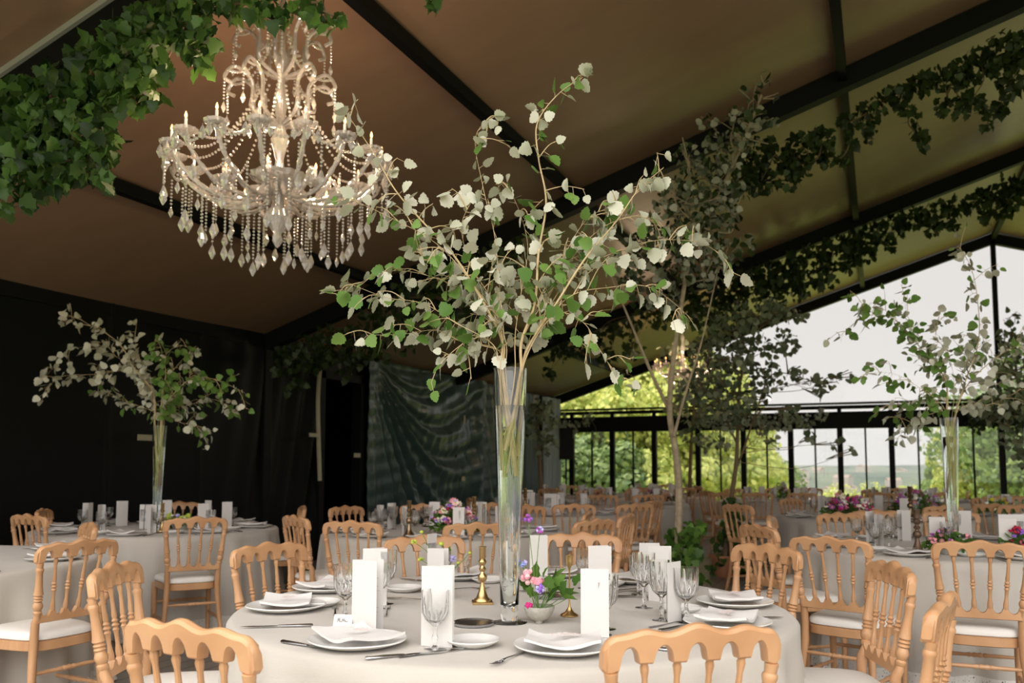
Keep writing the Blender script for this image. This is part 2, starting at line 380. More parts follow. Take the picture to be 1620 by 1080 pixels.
drp = clothgrid(16.0, 18.2, .02, HE-.05, 110, 20, lambda y, z: .15+.07*math.sin(y*13+z*.5)+.03*math.sin(y*31)).build('satin_drape', 'greensatin', None, 60)
tag(drp, 'narrow dark drape in vertical folds between satin swags and pale curtain', 'drape')
drp = clothgrid(18.3, 19.3, .02, HE-.05, 60, 10, lambda y, z: .22+.05*math.sin(y*17+z*.4)+.02*math.sin(y*41)).build('curtain', 'palesatin', None, 60)
tag(drp, 'pale grey curtain beside the end window wall', 'curtain')
# tape strips on the drapes
for n_, (px, py, wz, hy, lab) in enumerate([(230, 692, .20, .06, 'tan tape strip on the dark wall beside the left vase'), (497, 688, .22, .05, 'tan tape strip near the top of the pale gap left of the doorway'),
      (565, 720, .16, .06, 'tan tape strip on the right edge of the dark doorway'), (733, 757, .12, .08, 'tan tape strip low on the green satin drape'), (735, 664, .05, .16, 'upright pale clip gathering the green satin drape')]):
    r = ray(px, py); p = CAM + r*((XL+.26-CAM.x)/r.x)
    mb = MB().box((p.x-.004, p.y-wz/2, p.z-hy/2), (p.x+.004, p.y+wz/2, p.z+hy/2)); tag(mb.build('tape_strip', 'tape', None, 0), lab, 'tape')
p0 = CAM + ray(506, 585)*((XL+.2)/ray(506, 585).x); p1 = CAM + ray(503, 640)*((XL+.2)/ray(503, 640).x); p2 = CAM + ray(506, 760)*((XL+.2)/ray(506, 760).x)
tag(MB().tube(spline([p0, p1, p2]), [.03]*13, 6).build('rolled_cloth_edge', 'tape', None), 'pale rolled cloth edge hanging left of the dark doorway', 'cloth')

# gable window wall ------------------------------------------------
S0, K0 = .9903, -6.6953
posts = [K0 + S0*i for i in range(0, 19)]
mb = MB()
for x in posts:
    if x < XRR: mb.box((x-.055, YG-.06, 0), (x+.055, YG+.06, 2.15))
struct('trim_%d' % k, mb, 'black'); k += 1
mb = MB()
for i in range(-1, 18):
    x = K0 + S0*(i+.5)
    if XL < x < XRR: mb.box((x-.018, YG-.02, 0), (x+.018, YG+.02, 2.1))
struct('trim_%d' % k, mb, 'black'); k += 1
mb = MB(); mb.box((XL, YG-.09, 2.09), (XRR, YG+.09, 2.44)); mb.box((XL, YG-.10, 2.50), (XRR, YG+.06, 2.57)); mb.box((XL, YG-.04, 2.60), (XRR, YG+.10, 2.64))
for x in posts: mb.box((x-.04, YG-.03, 2.4), (x+.04, YG+.03, 2.52))
struct('trim_%d' % k, mb, 'black'); k += 1
mb = MB(); mb.box((XR-.045, YG-.05, 2.6), (XR+.045, YG+.05, HZ-.1))
for x in (XR-4.7, XR+4.7): mb.box((x-.006, YG-.01, 2.6), (x+.006, YG+.01, roofz(x)-.1))
mb.box((XL, YG-.05, 0), (XRR, YG+.05, .08))
struct('trim_%d' % k, mb, 'black'); k += 1
for n_, i in enumerate(range(-1, 18)):
    xa = max(XL, K0+S0*i+.05); xb = min(XRR, K0+S0*(i+1)-.05)
    if xb > xa: struct('window_%d' % (n_+1), MB().box((xa, YG-.004, .08), (xb, YG+.004, 2.1)), 'window')
mb = MB(); t_ = .004
mb.add([(XL, YG-t_, 2.64), (XR, YG-t_, 2.64), (XRR, YG-t_, 2.64), (XRR, YG-t_, HE-.1), (XR, YG-t_, HZ-.2), (XL, YG-t_, HE-.1)], [(0, 1, 4, 5), (1, 2, 3, 4)])
struct('window_30', mb, 'window')
# right side wall: posts of an open glass wall (outside the photo)
mb = MB()
for i in range(0, 12):
    y = YG - i*2.115; mb.box((XRR-.05, y-.05, 0), (XRR+.05, y+.05, HE))
struct('trim_%d' % k, mb, 'black'); k += 1
# railing outside on the terrace
mb = MB()
for z in (.30, .58): mb.bar((XL-2, YG+2.2, z), (XRR+3, YG+2.2, z), .03, .03)
for i in range(60): mb.bar((XL-2+i*.4, YG+2.2, 0), (XL-2+i*.4, YG+2.2, .58), .015, .015, up=(0, 1, 0))
tag(mb.build('railing', 'black', None, 0), 'thin dark railing outside beyond the end windows', 'railing')

# ------------------------------------------------------------------ outdoors
lawn = mat('lawn', (.20, .27, .045), .95, col2=(.34, .38, .08), scale=.6)
mb = MB(); mb.add([(-70, -60, -.15), (90, -60, -.15), (90, 36, -.15), (-70, 36, -.15), (-70, 76, -7.2), (90, 76, -7.2)], [(0, 1, 2, 3), (3, 2, 5, 4)]); struct('ground', mb, lawn)
def hills(name, dist, base, top, seed, m, span=1.2, rough_=1.0):
    rr = np.random.default_rng(seed); ph = rr.uniform(0, 6.28, 9); v = []; n = 220
    for i in range(n+1):
        a = -span + 2*span*i/n; x = dist*math.sin(a); y = dist*math.cos(a)
        h = top*(.55 + .25*math.sin(a*5+ph[0]) + .14*math.sin(a*13+ph[1]) + .06*rough_*math.sin(a*37+ph[2]) + .03*rough_*math.sin(a*111+ph[3]) + .02*rough_*math.sin(a*301+ph[4]))
        for q, (fd, fh) in enumerate(((.72, base), (.86, base+(h-base)*.55), (1.0, h), (1.2, base))): v.append((x*fd, y*fd, fh))
    f = [(i*4+j, (i+1)*4+j, (i+1)*4+j+1, i*4+j+1) for i in range(n) for j in range(3)]
    o = MB().add(v, f).build(name, m, None, 60); return tag(o, kind='structure')
hm = mat('hill_woods', (.035, .06, .045), .95, col2=(.11, .13, .085), scale=.03)
hills('hills', 900, -60, 5, 3, hm); hills('hills', 560, -45, -7, 5, hm)
hz = bpy.data.materials.new('distance_haze'); hz.use_nodes = True; hn = hz.node_tree; hn.nodes.clear()
ho = hn.nodes.new('ShaderNodeOutputMaterial'); hv = hn.nodes.new('ShaderNodeVolumeScatter'); hv.inputs['Color'].default_value = (.97, .98, 1, 1); hv.inputs['Density'].default_value = .00022; hv.inputs['Anisotropy'].default_value = .3
hn.links.new(hv.outputs[0], ho.inputs['Volume'])
struct('haze_air', MB().box((-900, 75, -80), (900, 1150, 60)), hz)
# town on the far slope
hw = mat('house_wall', (.30, .27, .23), .9); hr = mat('house_roof', (.22, .17, .14), .9)
rr = random.Random(5); HS = []
while len(HS) < 24:
    px = rr.uniform(1180, 1425); d = rr.uniform(300, 560); q = place(px, d, 0)
    if all((q-h).length > 21 for h in HS): HS.append(q)
    else: continue
    z = -24 + (d-300)*.085 + rr.uniform(-2, 2)
    b = thing('house', 'pale far house among trees on the hillside beyond the windows', 'house', (q.x, q.y, z), rr.uniform(0, 3), 'houses on the far hillside')
    s1, s2, hh = rr.uniform(2.5, 5), rr.uniform(2.5, 3.5), rr.uniform(2.5, 4)
    MB().box((-s1, -s2, -4), (s1, s2, hh)).build('wall', hw, b, 0)
    MB().add([(-s1, -s2, hh), (s1, -s2, hh), (s1, s2, hh), (-s1, s2, hh), (-s1, 0, hh+1.4), (s1, 0, hh+1.4)], [(0, 1, 5, 4), (3, 4, 5, 2), (0, 4, 3), (1, 2, 5), (3, 2, 1, 0)]).build('roof', hr, b, 0)
def blob_tree(name, label, group, px, d, zc, rad, n, ms, ls=.35, trunk=True, zb=-.2, sq=1.0):
    q = place(px, d, 0); zb = -.2 - max(0, q.y-36)*.176; t = thing(name, label, 'tree', (q.x, q.y, zb), 0, group)
    subs = [(RNG.normal(0, .45, 3)*rad*np.array([1, 1, .8*sq]) + np.array([0, 0, zc-zb]), rad*RNG.uniform(.35, .6)) for _ in range(12)]
    P = []; N = []
    for c, r in subs:
        u = RNG.normal(0, 1, (n//12, 3)); u /= np.linalg.norm(u, axis=1, keepdims=True)
        P.append(c + u*r*RNG.uniform(.75, 1.05, (len(u), 1))); N.append(u)
    P = np.vstack(P); N = np.vstack(N); keep = P[:, 2] > .1; P, N = P[keep], N[keep]
    leaves_mesh('crown', P, np.cross(N, RNG.normal(0, 1, N.shape)) - [0, 0, .4], N+RNG.normal(0, .5, N.shape), RNG.uniform(.7, 1.3, len(P))*ls, ms, 'oval', False, t)
    mb = MB(); mb.tube([(0, 0, 0), (.05, 0, (zc-zb)*.5), (0, .05, zc-zb)], [rad*.09, rad*.06, rad*.03], 8); mb.build('trunk', 'bark', t)
    return t
GTN = -1; ORD = ['first', 'third', 'fifth', 'seventh', 'ninth', 'tenth', 'eleventh', 'twelfth', 'second', 'eighth', 'sixth']
for px, d, zc, r_ in [(885, 34, 4.5, 3.4), (930, 30, 2.6, 2.8), (975, 33, 4.2, 3.2), (1010, 28, 2.2, 2.4), (1050, 31, 3.4, 2.6), (1090, 27, 1.8, 2.2), (1130, 31, 2.0, 2.2), (1165, 36, 1.4, 2.0), (900, 26, 1.0, 1.6), (1030, 25, .6, 1.5), (985, 25, .8, 1.4)]:
    GTN = GTN+1; blob_tree('garden_tree', 'bright yellow green garden tree outside, %s in the row from the pale curtain' % ORD[GTN], None, px, d, zc, r_, 7500, 'treeleaf' if r_ > 2.3 or px > 1000 else 'treedark', .17)
for px, d, zc, r_, lab in [(1210, 40, .2, 1.7, 'pale pine tree outside just right of the bright green trees'), (1360, 60, -2.4, 2.8, 'low round bush outside the window, centre of the view'), (1400, 62, -2.2, 2.8, 'low round bush outside just left of the conical fir'), (1440, 60, -2.4, 2.6, 'low bush outside at the foot of the conical fir'), (1480, 44, -.8, 1.7, 'green bush outside behind the right tall vase'),
                       (1560, 30, 1.0, 1.9, 'round green tree outside right of the right tall vase'), (1610, 28, 1.8, 2.2, 'leafy green tree outside by the right edge of the photo'), (1670, 26, 2.2, 2.6, 'green tree outside cut by the right edge'), (1310, 64, -3.4, 2.4, 'low bush outside below the hillside town')]:
    blob_tree('garden_tree', lab, None, px, d, zc, r_, 5000, 'treeleaf' if px in (1360, 1400, 1440, 1560, 1310) else 'treedark', .16)
q = place(1473, 60, 0); t = thing('fir_tree', 'slender conical fir tree standing outside on the skyline', 'tree', (q.x, q.y, -3.9)); P = []; 
for i in range(2200):
    z = RNG.uniform(0, 1); a = RNG.uniform(0, 6.28); r_ = 1.5*(1-z)*(.7+.3*math.sin(z*40)); P.append((r_*math.cos(a), r_*math.sin(a), z*5.4+.6))
P = np.array(P); leaves_mesh('crown', P, P*[1, 1, 0]+[0, 0, -.5], RNG.normal(0, 1, P.shape)+[0, 0, 1], RNG.uniform(.2, .4, len(P)), 'treedark', 'oval', False, t); MB().tube([(0, 0, 0), (0, 0, 5.7)], [.15, .03]).build('trunk', 'bark', t)

# ------------------------------------------------------------------ chairs
def chair_proto():
    t = thing('banquet_chair', 'chair', 'chair')
    lean = lambda z: -.19 - .075*max(0, (z-.45)/.48) - .0*z
    TURN = [(0, .0165), (.06, .0165), (.10, .014), (.13, .019), (.16, .019), (.18, .014), (.22, .0205), (.27, .0225), (.31, .0185), (.335, .015), (.36, .021), (.385, .015), (.41, .021), (.435, .015), (.46, .0215), (.50, .0195), (.60, .0165), (.70, .015), (.83, .0145), (.87, .018), (.90, .018), (.92, .014), (1.0, .016)]
    for s in (-1, 1):
        P = [(s*.205, -.265, 0), (s*.192, -.232, .12), (s*.178, -.205, .25), (s*.168, -.19, .38), (s*.166, -.19, .46), (s*.167, -.196, .55)]
        R_ = [.0135, .0155, .0175, .0195, .0195, .0185]
        for u, r in TURN[1:]:
            z = .56+.265*u; P.append((s*(.167+.026*u), lean(z), z)); R_.append(r)
        MB().tube(P, R_, 10).build('back_leg', 'wood', t)
        P = [(s*.185, .195, 0), (s*.186, .20, .06), (s*.187, .20, .30), (s*.187, .20, .44)]
        MB().tube(P, [.012, .0145, .019, .020], 10).build('front_leg', 'wood', t)
    # crest rail: five arches, three humps
    SX = [-.193, -.1175, -.0395, .0395, .1175, .193]
    def top(x):
        a = abs(x); z = .905 + .022*math.exp(-(a/.047)**2) + .012*math.exp(-((a-.118)/.036)**2)
        e = a-.178
        if e > 0: z -= .045*(1-math.sqrt(max(0, 1-min(1, (e/.037))**2)))
        return z
    def bot(x):
        for a, b in zip(SX[:-1], SX[1:]):
            if a <= x <= b:
                c, h = (a+b)/2, (b-a)/2; hw = h-.0165
                u = (x-c)/hw
                lo = .842 if abs(x) < .14 else .842-.020*max(0, (abs(x)-.14)/.053)
                if abs(u) < 1: return lo + (.882-lo)*math.sqrt(max(0, 1-u*u))**.9 - .006*abs(x)/.2
                return lo
        return .822
    mb = MB(); xs = []
    x = -.213
    N_ = 170
    for i in range(N_+1): xs.append(-.213+.426*i/N_)
    v = []; K_ = 10
    for x in xs:
        zt, zb = top(max(-.2129, min(.2129, x))), bot(x)
        if abs(x) > .205: zb += .01*(abs(x)-.205)/.008
        zt = max(zt, zb+.01); cy = lean((zt+zb)/2) + .012*(abs(x)/.2)**2 - .004; h = (zt-zb)/2; cz = (zt+zb)/2; th = .0165*(1 if abs(x) < .205 else .75)
        rr_ = min(h, .011); rb_ = min(h, .004)
        for (sy, sz, dy, dz) in ((1, -1, 0, 0), (1, 1, 0, 0), (-1, 1, 0, 0), (-1, -1, 0, 0)):
            pass
        ring = [(th, -h+rb_), (th, h-rr_), (th*.6, h-rr_*.25), (0, h), (-th*.6, h-rr_*.25), (-th, h-rr_), (-th, -h+rb_), (-th*.75, -h), (0, -h), (th*.75, -h)]
        v += [(x, cy + a + (-.075/.48)*b, cz+b) for a, b in ring]
    f = [(i*K_+j, i*K_+(j+1) % K_, (i+1)*K_+(j+1) % K_, (i+1)*K_+j) for i in range(N_) for j in range(K_)] + [tuple(reversed(range(K_))), tuple(N_*K_+j for j in range(K_))]
    mb.add(v, [tuple(reversed(q)) for q in f]); mb.build('crest_rail', 'wood', t, 38)
    # lower rail with scalloped top
    v = []; BX = [-.165, -.098, -.033, .033, .098, .165]
    def ltop(x):
        for a, b in zip(BX[:-1], BX[1:]):
            if a <= x <= b:
                c, h = (a+b)/2, (b-a)/2; u = (x-c)/(h-.012)
                return .606 - (.026*math.sqrt(1-u*u) if abs(u) < 1 else 0)
        return .606
    N2 = 66
    for i in range(N2+1):
        x = -.166+.332*i/N2; zt = ltop(x); zb = .548; cy = lean(.58)
        v += [(x, cy+.011, zb+.004), (x, cy+.011, zt-.003), (x, cy, zt), (x, cy-.011, zt-.003), (x, cy-.011, zb+.004), (x, cy, zb)]
    f = [(i*6+j, i*6+(j+1) % 6, (i+1)*6+(j+1) % 6, (i+1)*6+j) for i in range(N2) for j in range(6)] + [tuple(reversed(range(6))), tuple(N2*6+j for j in range(6))]
    MB().add(v, [tuple(reversed(q)) for q in f]).build('lower_rail', 'wood', t, 50)
    SP = [(0, .010), (.05, .0115), (.10, .0115), (.16, .009), (.22, .0072), (.36, .0085), (.39, .0125), (.42, .0078), (.45, .0145), (.48, .0078), (.51, .0125), (.54, .0078), (.58, .0098), (.68, .0078), (.84, .007), (.90, .0095), (.93, .0105), (.96, .0085), (1, .009)]
    for i in range(1, 5):
        xb, xt = BX[i], SX[i]
        P = [(xb+(xt-xb)*u, lean(.598+.25*u)+.0, .598+.25*u) for u, r in SP]; MB().tube(P, [r for u, r in SP], 8).build('spindle', 'wood', t)
    # seat
    def outline(k, grow=0.0, n=40):
        o = []
        for j in range(n):
            a = 2*math.pi*j/n; c, s_ = math.cos(a), math.sin(a); p = 4.5
            rr_ = (abs(c)**p + abs(s_)**p)**(-1/p); y = rr_*s_*(.205+grow); wx = .19 + .022*(y/.2); o.append((rr_*c*(wx+grow), y+.005))
        return o
    def stack(levels, n=40):
        v = []; 
        for g, z in levels: v += [(x, y, z) for x, y in outline(0, g, n)]
        L = len(levels); f = [(i*n+j, i*n+(j+1) % n, (i+1)*n+(j+1) % n, (i+1)*n+j) for i in range(L-1) for j in range(n)]
        return v, f + [tuple(reversed(range(n))), tuple((L-1)*n+j for j in range(n))]
    v, f = stack([(-.004, .415), (.002, .419), (.002, .457), (-.003, .461)]); MB().add(v, f).build('seat_frame', 'wood', t)
    v, f = stack([(-.008, .4615), (.002, .468), (.003, .482), (-.004, .495), (-.02, .503), (-.06, .508), (-.12, .511), (-.18, .512)]); MB().add(v, f).build('cushion', 'cushion', t)
    ST = [(0, .007), (.08, .0085), (.25, .0105), (.36, .009), (.40, .013), (.43, .009), (.46, .014), (.5, .010), (.54, .014), (.57, .009), (.60, .013), (.64, .009), (.75, .0105), (.92, .0085), (1, .007)]
    def stretch(a, b):
        a, b = Vector(a), Vector(b); MB().tube([a+(b-a)*u for u, r in ST], [r for u, r in ST], 8).build('stretcher', 'wood', t)
    stretch((-.172, -.197, .32), (.172, -.197, .32)); stretch((-.186, .20, .30), (.186, .20, .30))
    for s in (-1, 1):
        stretch((s*.183, -.215, .21), (s*.187, .20, .21))
    return t
TAB = {}
def table_at(px, d): 
    p = place(px, d, 0); return Vector((p.x, p.y, 0))
# name: (px, depth, radius, phrase)
TD = dict(T1=(811, 3.28, 1.01, 'the foreground table'), T2=(246, 7.35, .97, 'the table by the black wall'), T3=(-180, 4.75, 1.0, 'the table cut by the left edge'),
          T4=(702, 7.05, .97, 'the table before the green drape'), T5=(860, 10.05, .95, 'the second table behind the centre vase'), T6=(1515, 5.75, .97, 'the right table with the tall vase'),
          T7=(1385, 9.2, .97, 'the table with the magenta bouquet'), T8=(985, 12.7, .95, 'the far table left of the slim tree'), T9=(1235, 13.6, .95, 'the far table right of the slim tree'),
          T10=(905, 15.2, .95, 'the farthest table by the pale curtain'), T11=(1655, 9.6, .95, 'the table at the far right edge'), T12=(1050, 16.2, .95, 'the farthest table behind the slim tree'), T13=(1440, 13.6, .95, 'the far table before the fir'))
for kk, (px, d, r, ph) in TD.items(): TAB[kk] = (table_at(px, d), r, ph)
OCT = ['near', 'near right', 'right', 'far right', 'far', 'far left', 'left', 'near left']
def octant(p, c):
    v = Vector((p[0]-c.x, p[1]-c.y, 0)); a = math.atan2(v.dot(RIGHT), -v.dot(FLAT)); return a, OCT[int(round(a/(math.pi/4))) % 8]
CH = dict(
 T1=[(298, 1.97), (1105, 1.94), (178, 3.1), (422, 3.95), (672, 4.4), (920, 4.6), (1210, 3.95), (1410, 3.2), (1490, 2.38)],
 T2=[(311, 6.0), (47, 6.3), (68, 7.1), (283, 8.6), (479, 7.7)],
 T3=[(130, 4.15), (141, 5.35)],
 T4=[(556, 5.6), (549, 7.75), (668, 8.2), (755, 5.45), (835, 8.0), (929, 6.9), (940, 5.85), (993, 6.5), (468, 6.2)],
 T5=[(910, 8.3), (745, 9.8), (778, 8.5), (1006, 8.4), (1033, 9.2)],
 T6=[(1310, 4.4), (1552, 4.15), (1220, 6.2), (1200, 5.3), (1325, 6.75), (1385, 7.2), (1505, 7.1), (1640, 6.0)],
 T7=[(1167, 8.3), (1492, 8.1), (1250, 10.0), (1350, 10.7), (1450, 10.6)],
 T8=[(951, 11.2), (1008, 13.9), (1025, 11.3), (1053, 12.4), (925, 13.2)],
 T9=[(1140, 12.2), (1118, 13.1), (1197, 12.2), (1271, 12.2), (1160, 14.6), (1283, 15.0), (1328, 13.4), (1230, 15.1)],
 T10=[(870, 14.3), (945, 13.9), (905, 16.6)],
 T11=[(1575, 8.5), (1615, 8.3), (1558, 10.4), (1597, 11.0)],
 T12=[(1084, 15.2), (1100, 16.6), (1050, 17.6), (1010, 15.3)],
 T13=[(1390, 12.4), (1440, 12.2), (1490, 12.5), (1375, 14.2), (1420, 15.0), (1531, 13.2)])
SPECIAL = {('T1', 0): 'beech banquet chair in the left foreground, only its back above the photo edge', ('T1', 1): 'nearest beech banquet chair, front right, only its crest and spindles showing', ('T1', 2): 'light beech banquet chair at the left side of the foreground table seen edge on',
 ('T1', 8): 'light beech banquet chair seen end on, right of the nearest one', ('T1', 7): 'light beech banquet chair between the foreground table and the right vase table', ('T1', 6): 'light beech banquet chair behind the right plate of the foreground table'}
SEATS = {}
for kk, lst in CH.items():
    c, r, ph = TAB[kk]; used = {}
    for n_, (px, d) in enumerate(lst):
        p = place(px, d, .9); p.z = 0; f = (Vector((c.x, c.y, 0)) - p); f.z = 0; dist = f.length; f.normalize()
        a, oc = octant(p, c); SEATS.setdefault(kk, []).append(a)
        o = p + f*.255; rz = math.atan2(-f.x, f.y) + {('T1', 8): .13, ('T1', 2): -.10}.get((kk, n_), 0)
        lab = SPECIAL.get((kk, n_)); nth = used.get(oc, 0); used[oc] = nth+1
        if not lab:
            lab = 'beech chair, %s side of %s' % (oc, ph)
            if nth: lab = '%s beech chair, %s side of %s' % (['second', 'third', 'fourth'][nth-1], oc, ph)
        stamp('chair', chair_proto, (o.x, o.y, 0), rz + random.uniform(-.06, .06), lab, 'light wood banquet chairs with turned spindles')

# ------------------------------------------------------------------ tables and cloths
def make_table(kk, c, r, ph, far):
    t = thing('round_table', 'round banquet table under the cloth of %s' % ph[4:], 'table', (c.x, c.y, 0), 0, 'round banquet tables')
    MB().lathe([(r-.03, .715), (r-.012, .72), (r-.012, .742), (r-.02, .745)], k=48).build('tabletop', 'wood', t)
    for i in range(4):
        a = i*math.pi/2+.6; MB().tube([(.55*math.cos(a), .55*math.sin(a), .0), (.5*math.cos(a), .5*math.sin(a), .716)], .02, 8).build('leg', 'black', t)
    nk = 96 if far else 220; rr_ = random.Random(kk); ph1, ph2 = rr_.uniform(0, 6), rr_.uniform(0, 6)
    prof = [(.0, .7475, 0), (r*.5, .7475, 0), (r-.06, .7475, 0), (r-.015, .7465, 0), (r-.002, .741, 0), (r+.008, .728, .0), (r+.012, .69, .15), (r+.018, .60, .35), (r+.026, .45, .6), (r+.036, .25, .85), (r+.045, .12, 1.0)]
    v = []; 
    def rad(rr0, z, fl, a):
        fo = .016*math.sin(a*17+ph1+.6*math.sin(a*3)) + .010*math.sin(a*31+ph2) + .014*math.sin(a*7+ph2)
        return rr0 + fl*fo*2.1
    for rr0, z, fl in prof:
        for j in range(nk):
            a = 2*math.pi*j/nk; R_ = rad(rr0, z, fl, a); v.append((R_*math.cos(a), R_*math.sin(a), z))
    L = len(prof); f = [(i*nk+j, i*nk+(j+1) % nk, (i+1)*nk+(j+1) % nk, (i+1)*nk+j) for i in range(L-1) for j in range(nk)]
    cl = MB().add(v, [tuple(reversed(q)) for q in f]).build('tablecloth', 'linen', None, 60, (c.x, c.y, 0))
    tag(cl, 'linen tablecloth on %s' % ph, 'tablecloth', 'linen tablecloths')
    v = []
    for rr0, z, fl in [(r+.0455, .125, 1.0), (r+.051, .06, 1.15), (r+.058, .004, 1.3)]:
        for j in range(nk):
            a = 2*math.pi*j/nk; R_ = rad(rr0, z, fl, a); v.append((R_*math.cos(a), R_*math.sin(a), z + (.006*abs(math.sin(a*90)) if z < .01 else 0)))
    f = [(i*nk+j, i*nk+(j+1) % nk, (i+1)*nk+(j+1) % nk, (i+1)*nk+j) for i in range(2) for j in range(nk)]
    h = MB().add(v, [tuple(reversed(q)) for q in f]).build('lace_hem', 'lace', cl, 60); h['label'] = 'white lace hem'
TZ = .7485
for kk, (c, r, ph) in TAB.items(): make_table(kk, c, r, ph, TD[kk][1] > 7.5)

# ------------------------------------------------------------------ tableware
def obj1(name, mb, m, smooth=45): 
    def mk(): return mb().build(name, m, None, smooth)
    return mk
def plate_mb(r, wav=.0):
    return MB().lathe([(0.001, .0015), (r*.55, .001), (r*.60, .0), (r*.72, .004), (r*.97, .016, wav), (r, .019, wav), (r*.985, .022, wav), (r*.75, .010), (r*.62, .006), (.001, .005)], k=64, nf=5)
def napkin_mb():
    mb = MB(); n = 16; w_, h = .105, .085; v = []
    for L in (0, 1):
        for i in range(n+1):
            for j in range(n+1):
                x = -w_+2*w_*i/n; y = -h+2*h*j/n; sk = .10*y
                z = .0225 + .010*(abs(x)/w_)**2*.8 + .004*math.sin(x*40+y*25) + L*(.008+.002*math.sin(x*30)) + .012*max(0, (abs(x)+abs(y)-.14)/.05)*(1 if x < 0 else .4)
                v.append((x+sk, y, z))
    N = (n+1)**2; f = [(i*(n+1)+j, i*(n+1)+j+1, (i+1)*(n+1)+j+1, (i+1)*(n+1)+j) for i in range(n) for j in range(n)]
    g = [tuple(q+N for q in reversed(t)) for t in f]
    e = []
    for i in range(n):
        for a, b in (((i)*(n+1), (i+1)*(n+1)), ((i+1)*(n+1)+n, i*(n+1)+n), (i+1, i), (n*(n+1)+i, n*(n+1)+i+1)): e.append((a, b, b+N, a+N))
    return mb.add(v, f+g+e)
def print_mb():
    mb = MB(); rr_ = random.Random(3)
    for i in range(34):
        a = rr_.uniform(0, 6.28); R_ = rr_.uniform(.0, .045); x, y = R_*math.cos(a), R_*.6*math.sin(a); s_ = rr_.uniform(.003, .007)
        z = .0225+.0105+.0107 + .002 + .010*(abs(x)/.105)**2*.8
        mb.lathe([(.0005, 0), (s_, .0), (s_, .0006), (.0005, .0007)], (x, y, z), 6)
    return mb
def napkin_proto():
    t = thing('folded_napkin', 'n', 'napkin'); napkin_mb().build('cloth', 'napkin', t, 60); o = print_mb().build('floral_print', 'pinkprint', t, 0); o['label'] = 'faint pink floral print'; return t
def card_proto(lines=True, h=.215, w_=.092, ang=.30):
    def mk():
        t = thing('menu_card', 'c', 'card')
        for s in (1, -1):
            mb = MB(); a = ang*s; c, s_ = math.cos(a), math.sin(a)
            def P(x, z, o): return (x*c - o*s_, x*s_ + o*c, z)
            th = .0004*s; x0, x1 = 0, w_
            v = [P(x0, 0, 0), P(x1, 0, 0), P(x1, h, 0), P(x0, h, 0), P(x0, 0, th), P(x1, 0, th), P(x1, h, th), P(x0, h, th)]
            f = [(0, 1, 2, 3), (7, 6, 5, 4), (0, 4, 5, 1), (1, 5, 6, 2), (2, 6, 7, 3), (3, 7, 4, 0)]
            mb.add(v, f); p = mb.build('panel', 'paper', t, 0)
            if lines:
                mb = MB(); rr_ = random.Random(int(s*5+9)); z = h*.80
                for q in range(9):
                    L = rr_.uniform(.22, .40)*w_; xm = w_*.5; 
                    if q in (2, 5): z -= .012
                    o2 = -.0007*s
                    def Q(x, zz): return P(x, zz, o2)
                    mb.add([Q(xm-L, z), Q(xm+L, z), Q(xm+L, z+.0014), Q(xm-L, z+.0014)], [(0, 1, 2, 3)]); z -= .0125
                l = mb.build('printed_text', 'ink', p, 0)
        return t
    return mk
def fork_proto():
    mb = MB(); mb.tube([(0, -.10, .003), (0, -.04, .0035), (0, .02, .007), (0, .045, .006)], [.0055, .004, .0028, .005], 6, ry=.5)
    mb.tube([(0, .045, .006), (0, .06, .004)], [.005, .011], 6, ry=.25)
    for x in (-.009, -.003, .003, .009): mb.tube([(x, .058, .004), (x, .085, .004), (x*.9, .105, .008)], [.0017, .0016, .0009], 5)
    return mb
def knife_proto():
    mb = MB(); mb.tube([(0, -.11, .005), (0, -.105, .005), (0, -.06, .005), (0, -.01, .005), (0, 0, .005)], [.004, .0085, .0078, .006, .0045], 8, ry=.6)
    mb.tube([(0, 0, .005), (0, .02, .005), (.001, .09, .005), (.003, .118, .005)], [.005, .0095, .0095, .002], 6, ry=.12); return mb
def spoon_proto():
    mb = MB(); mb.tube([(0, -.09, .003), (0, -.03, .004), (0, .03, .008), (0, .045, .007)], [.0055, .0035, .0025, .004], 6, ry=.5)
    mb.lathe([(.001, -.005), (.011, -.003), (.0165, .001), (.017, .002), (.0155, .002), (.009, -.002), (.001, -.0035)], (0, .065, .0065), 14); return mb
def wine_proto(h=.165, rb=.038, cut=True, m='crystal'):
    def mk():
        fl = .06 if cut else 0
        mb = MB(); mb.lathe([(.0305, 0), (.031, .0015), (.012, .004), (.006, .010), (.0055, .02), (.009, .032), (.0055, .045), (.0065, h*.38), (.012, h*.42, fl), (rb*.72, h*.50, fl), (rb*.95, h*.62, fl), (rb, h*.80, fl*.3), (rb*1.02, h, 0), (rb*.985, h, 0), (rb*.95, h*.80, 0), (rb*.89, h*.62, 0), (rb*.6, h*.51, 0), (.003, h*.45, 0)], k=48, nf=12)
        return mb.build('wine_glass', m, None, 30)
    return mk
def tumbler_proto():
    mb = MB(); mb.lathe([(.028, 0), (.030, .004, .05), (.036, .06, .06), (.040, .085, .02), (.041, .105), (.0395, .105), (.037, .07), (.033, .03), (.026, .014), (.001, .012)], k=48, nf=12)
    return mb.build('water_tumbler', 'crystal', None, 30)
mk_plate = obj1('dinner_plate', lambda: plate_mb(.143, .012), 'china'); mk_side = obj1('side_plate', lambda: plate_mb(.082), 'china')
mk_fork = obj1('fork', fork_proto, 'steel'); mk_knife = obj1('knife', knife_proto, 'steel'); mk_spoon = obj1('spoon', spoon_proto, 'steel')
mk_wine = wine_proto(); mk_big = wine_proto(.19, .040); mk_farglass = wine_proto(.17, .038, False, 'thin')

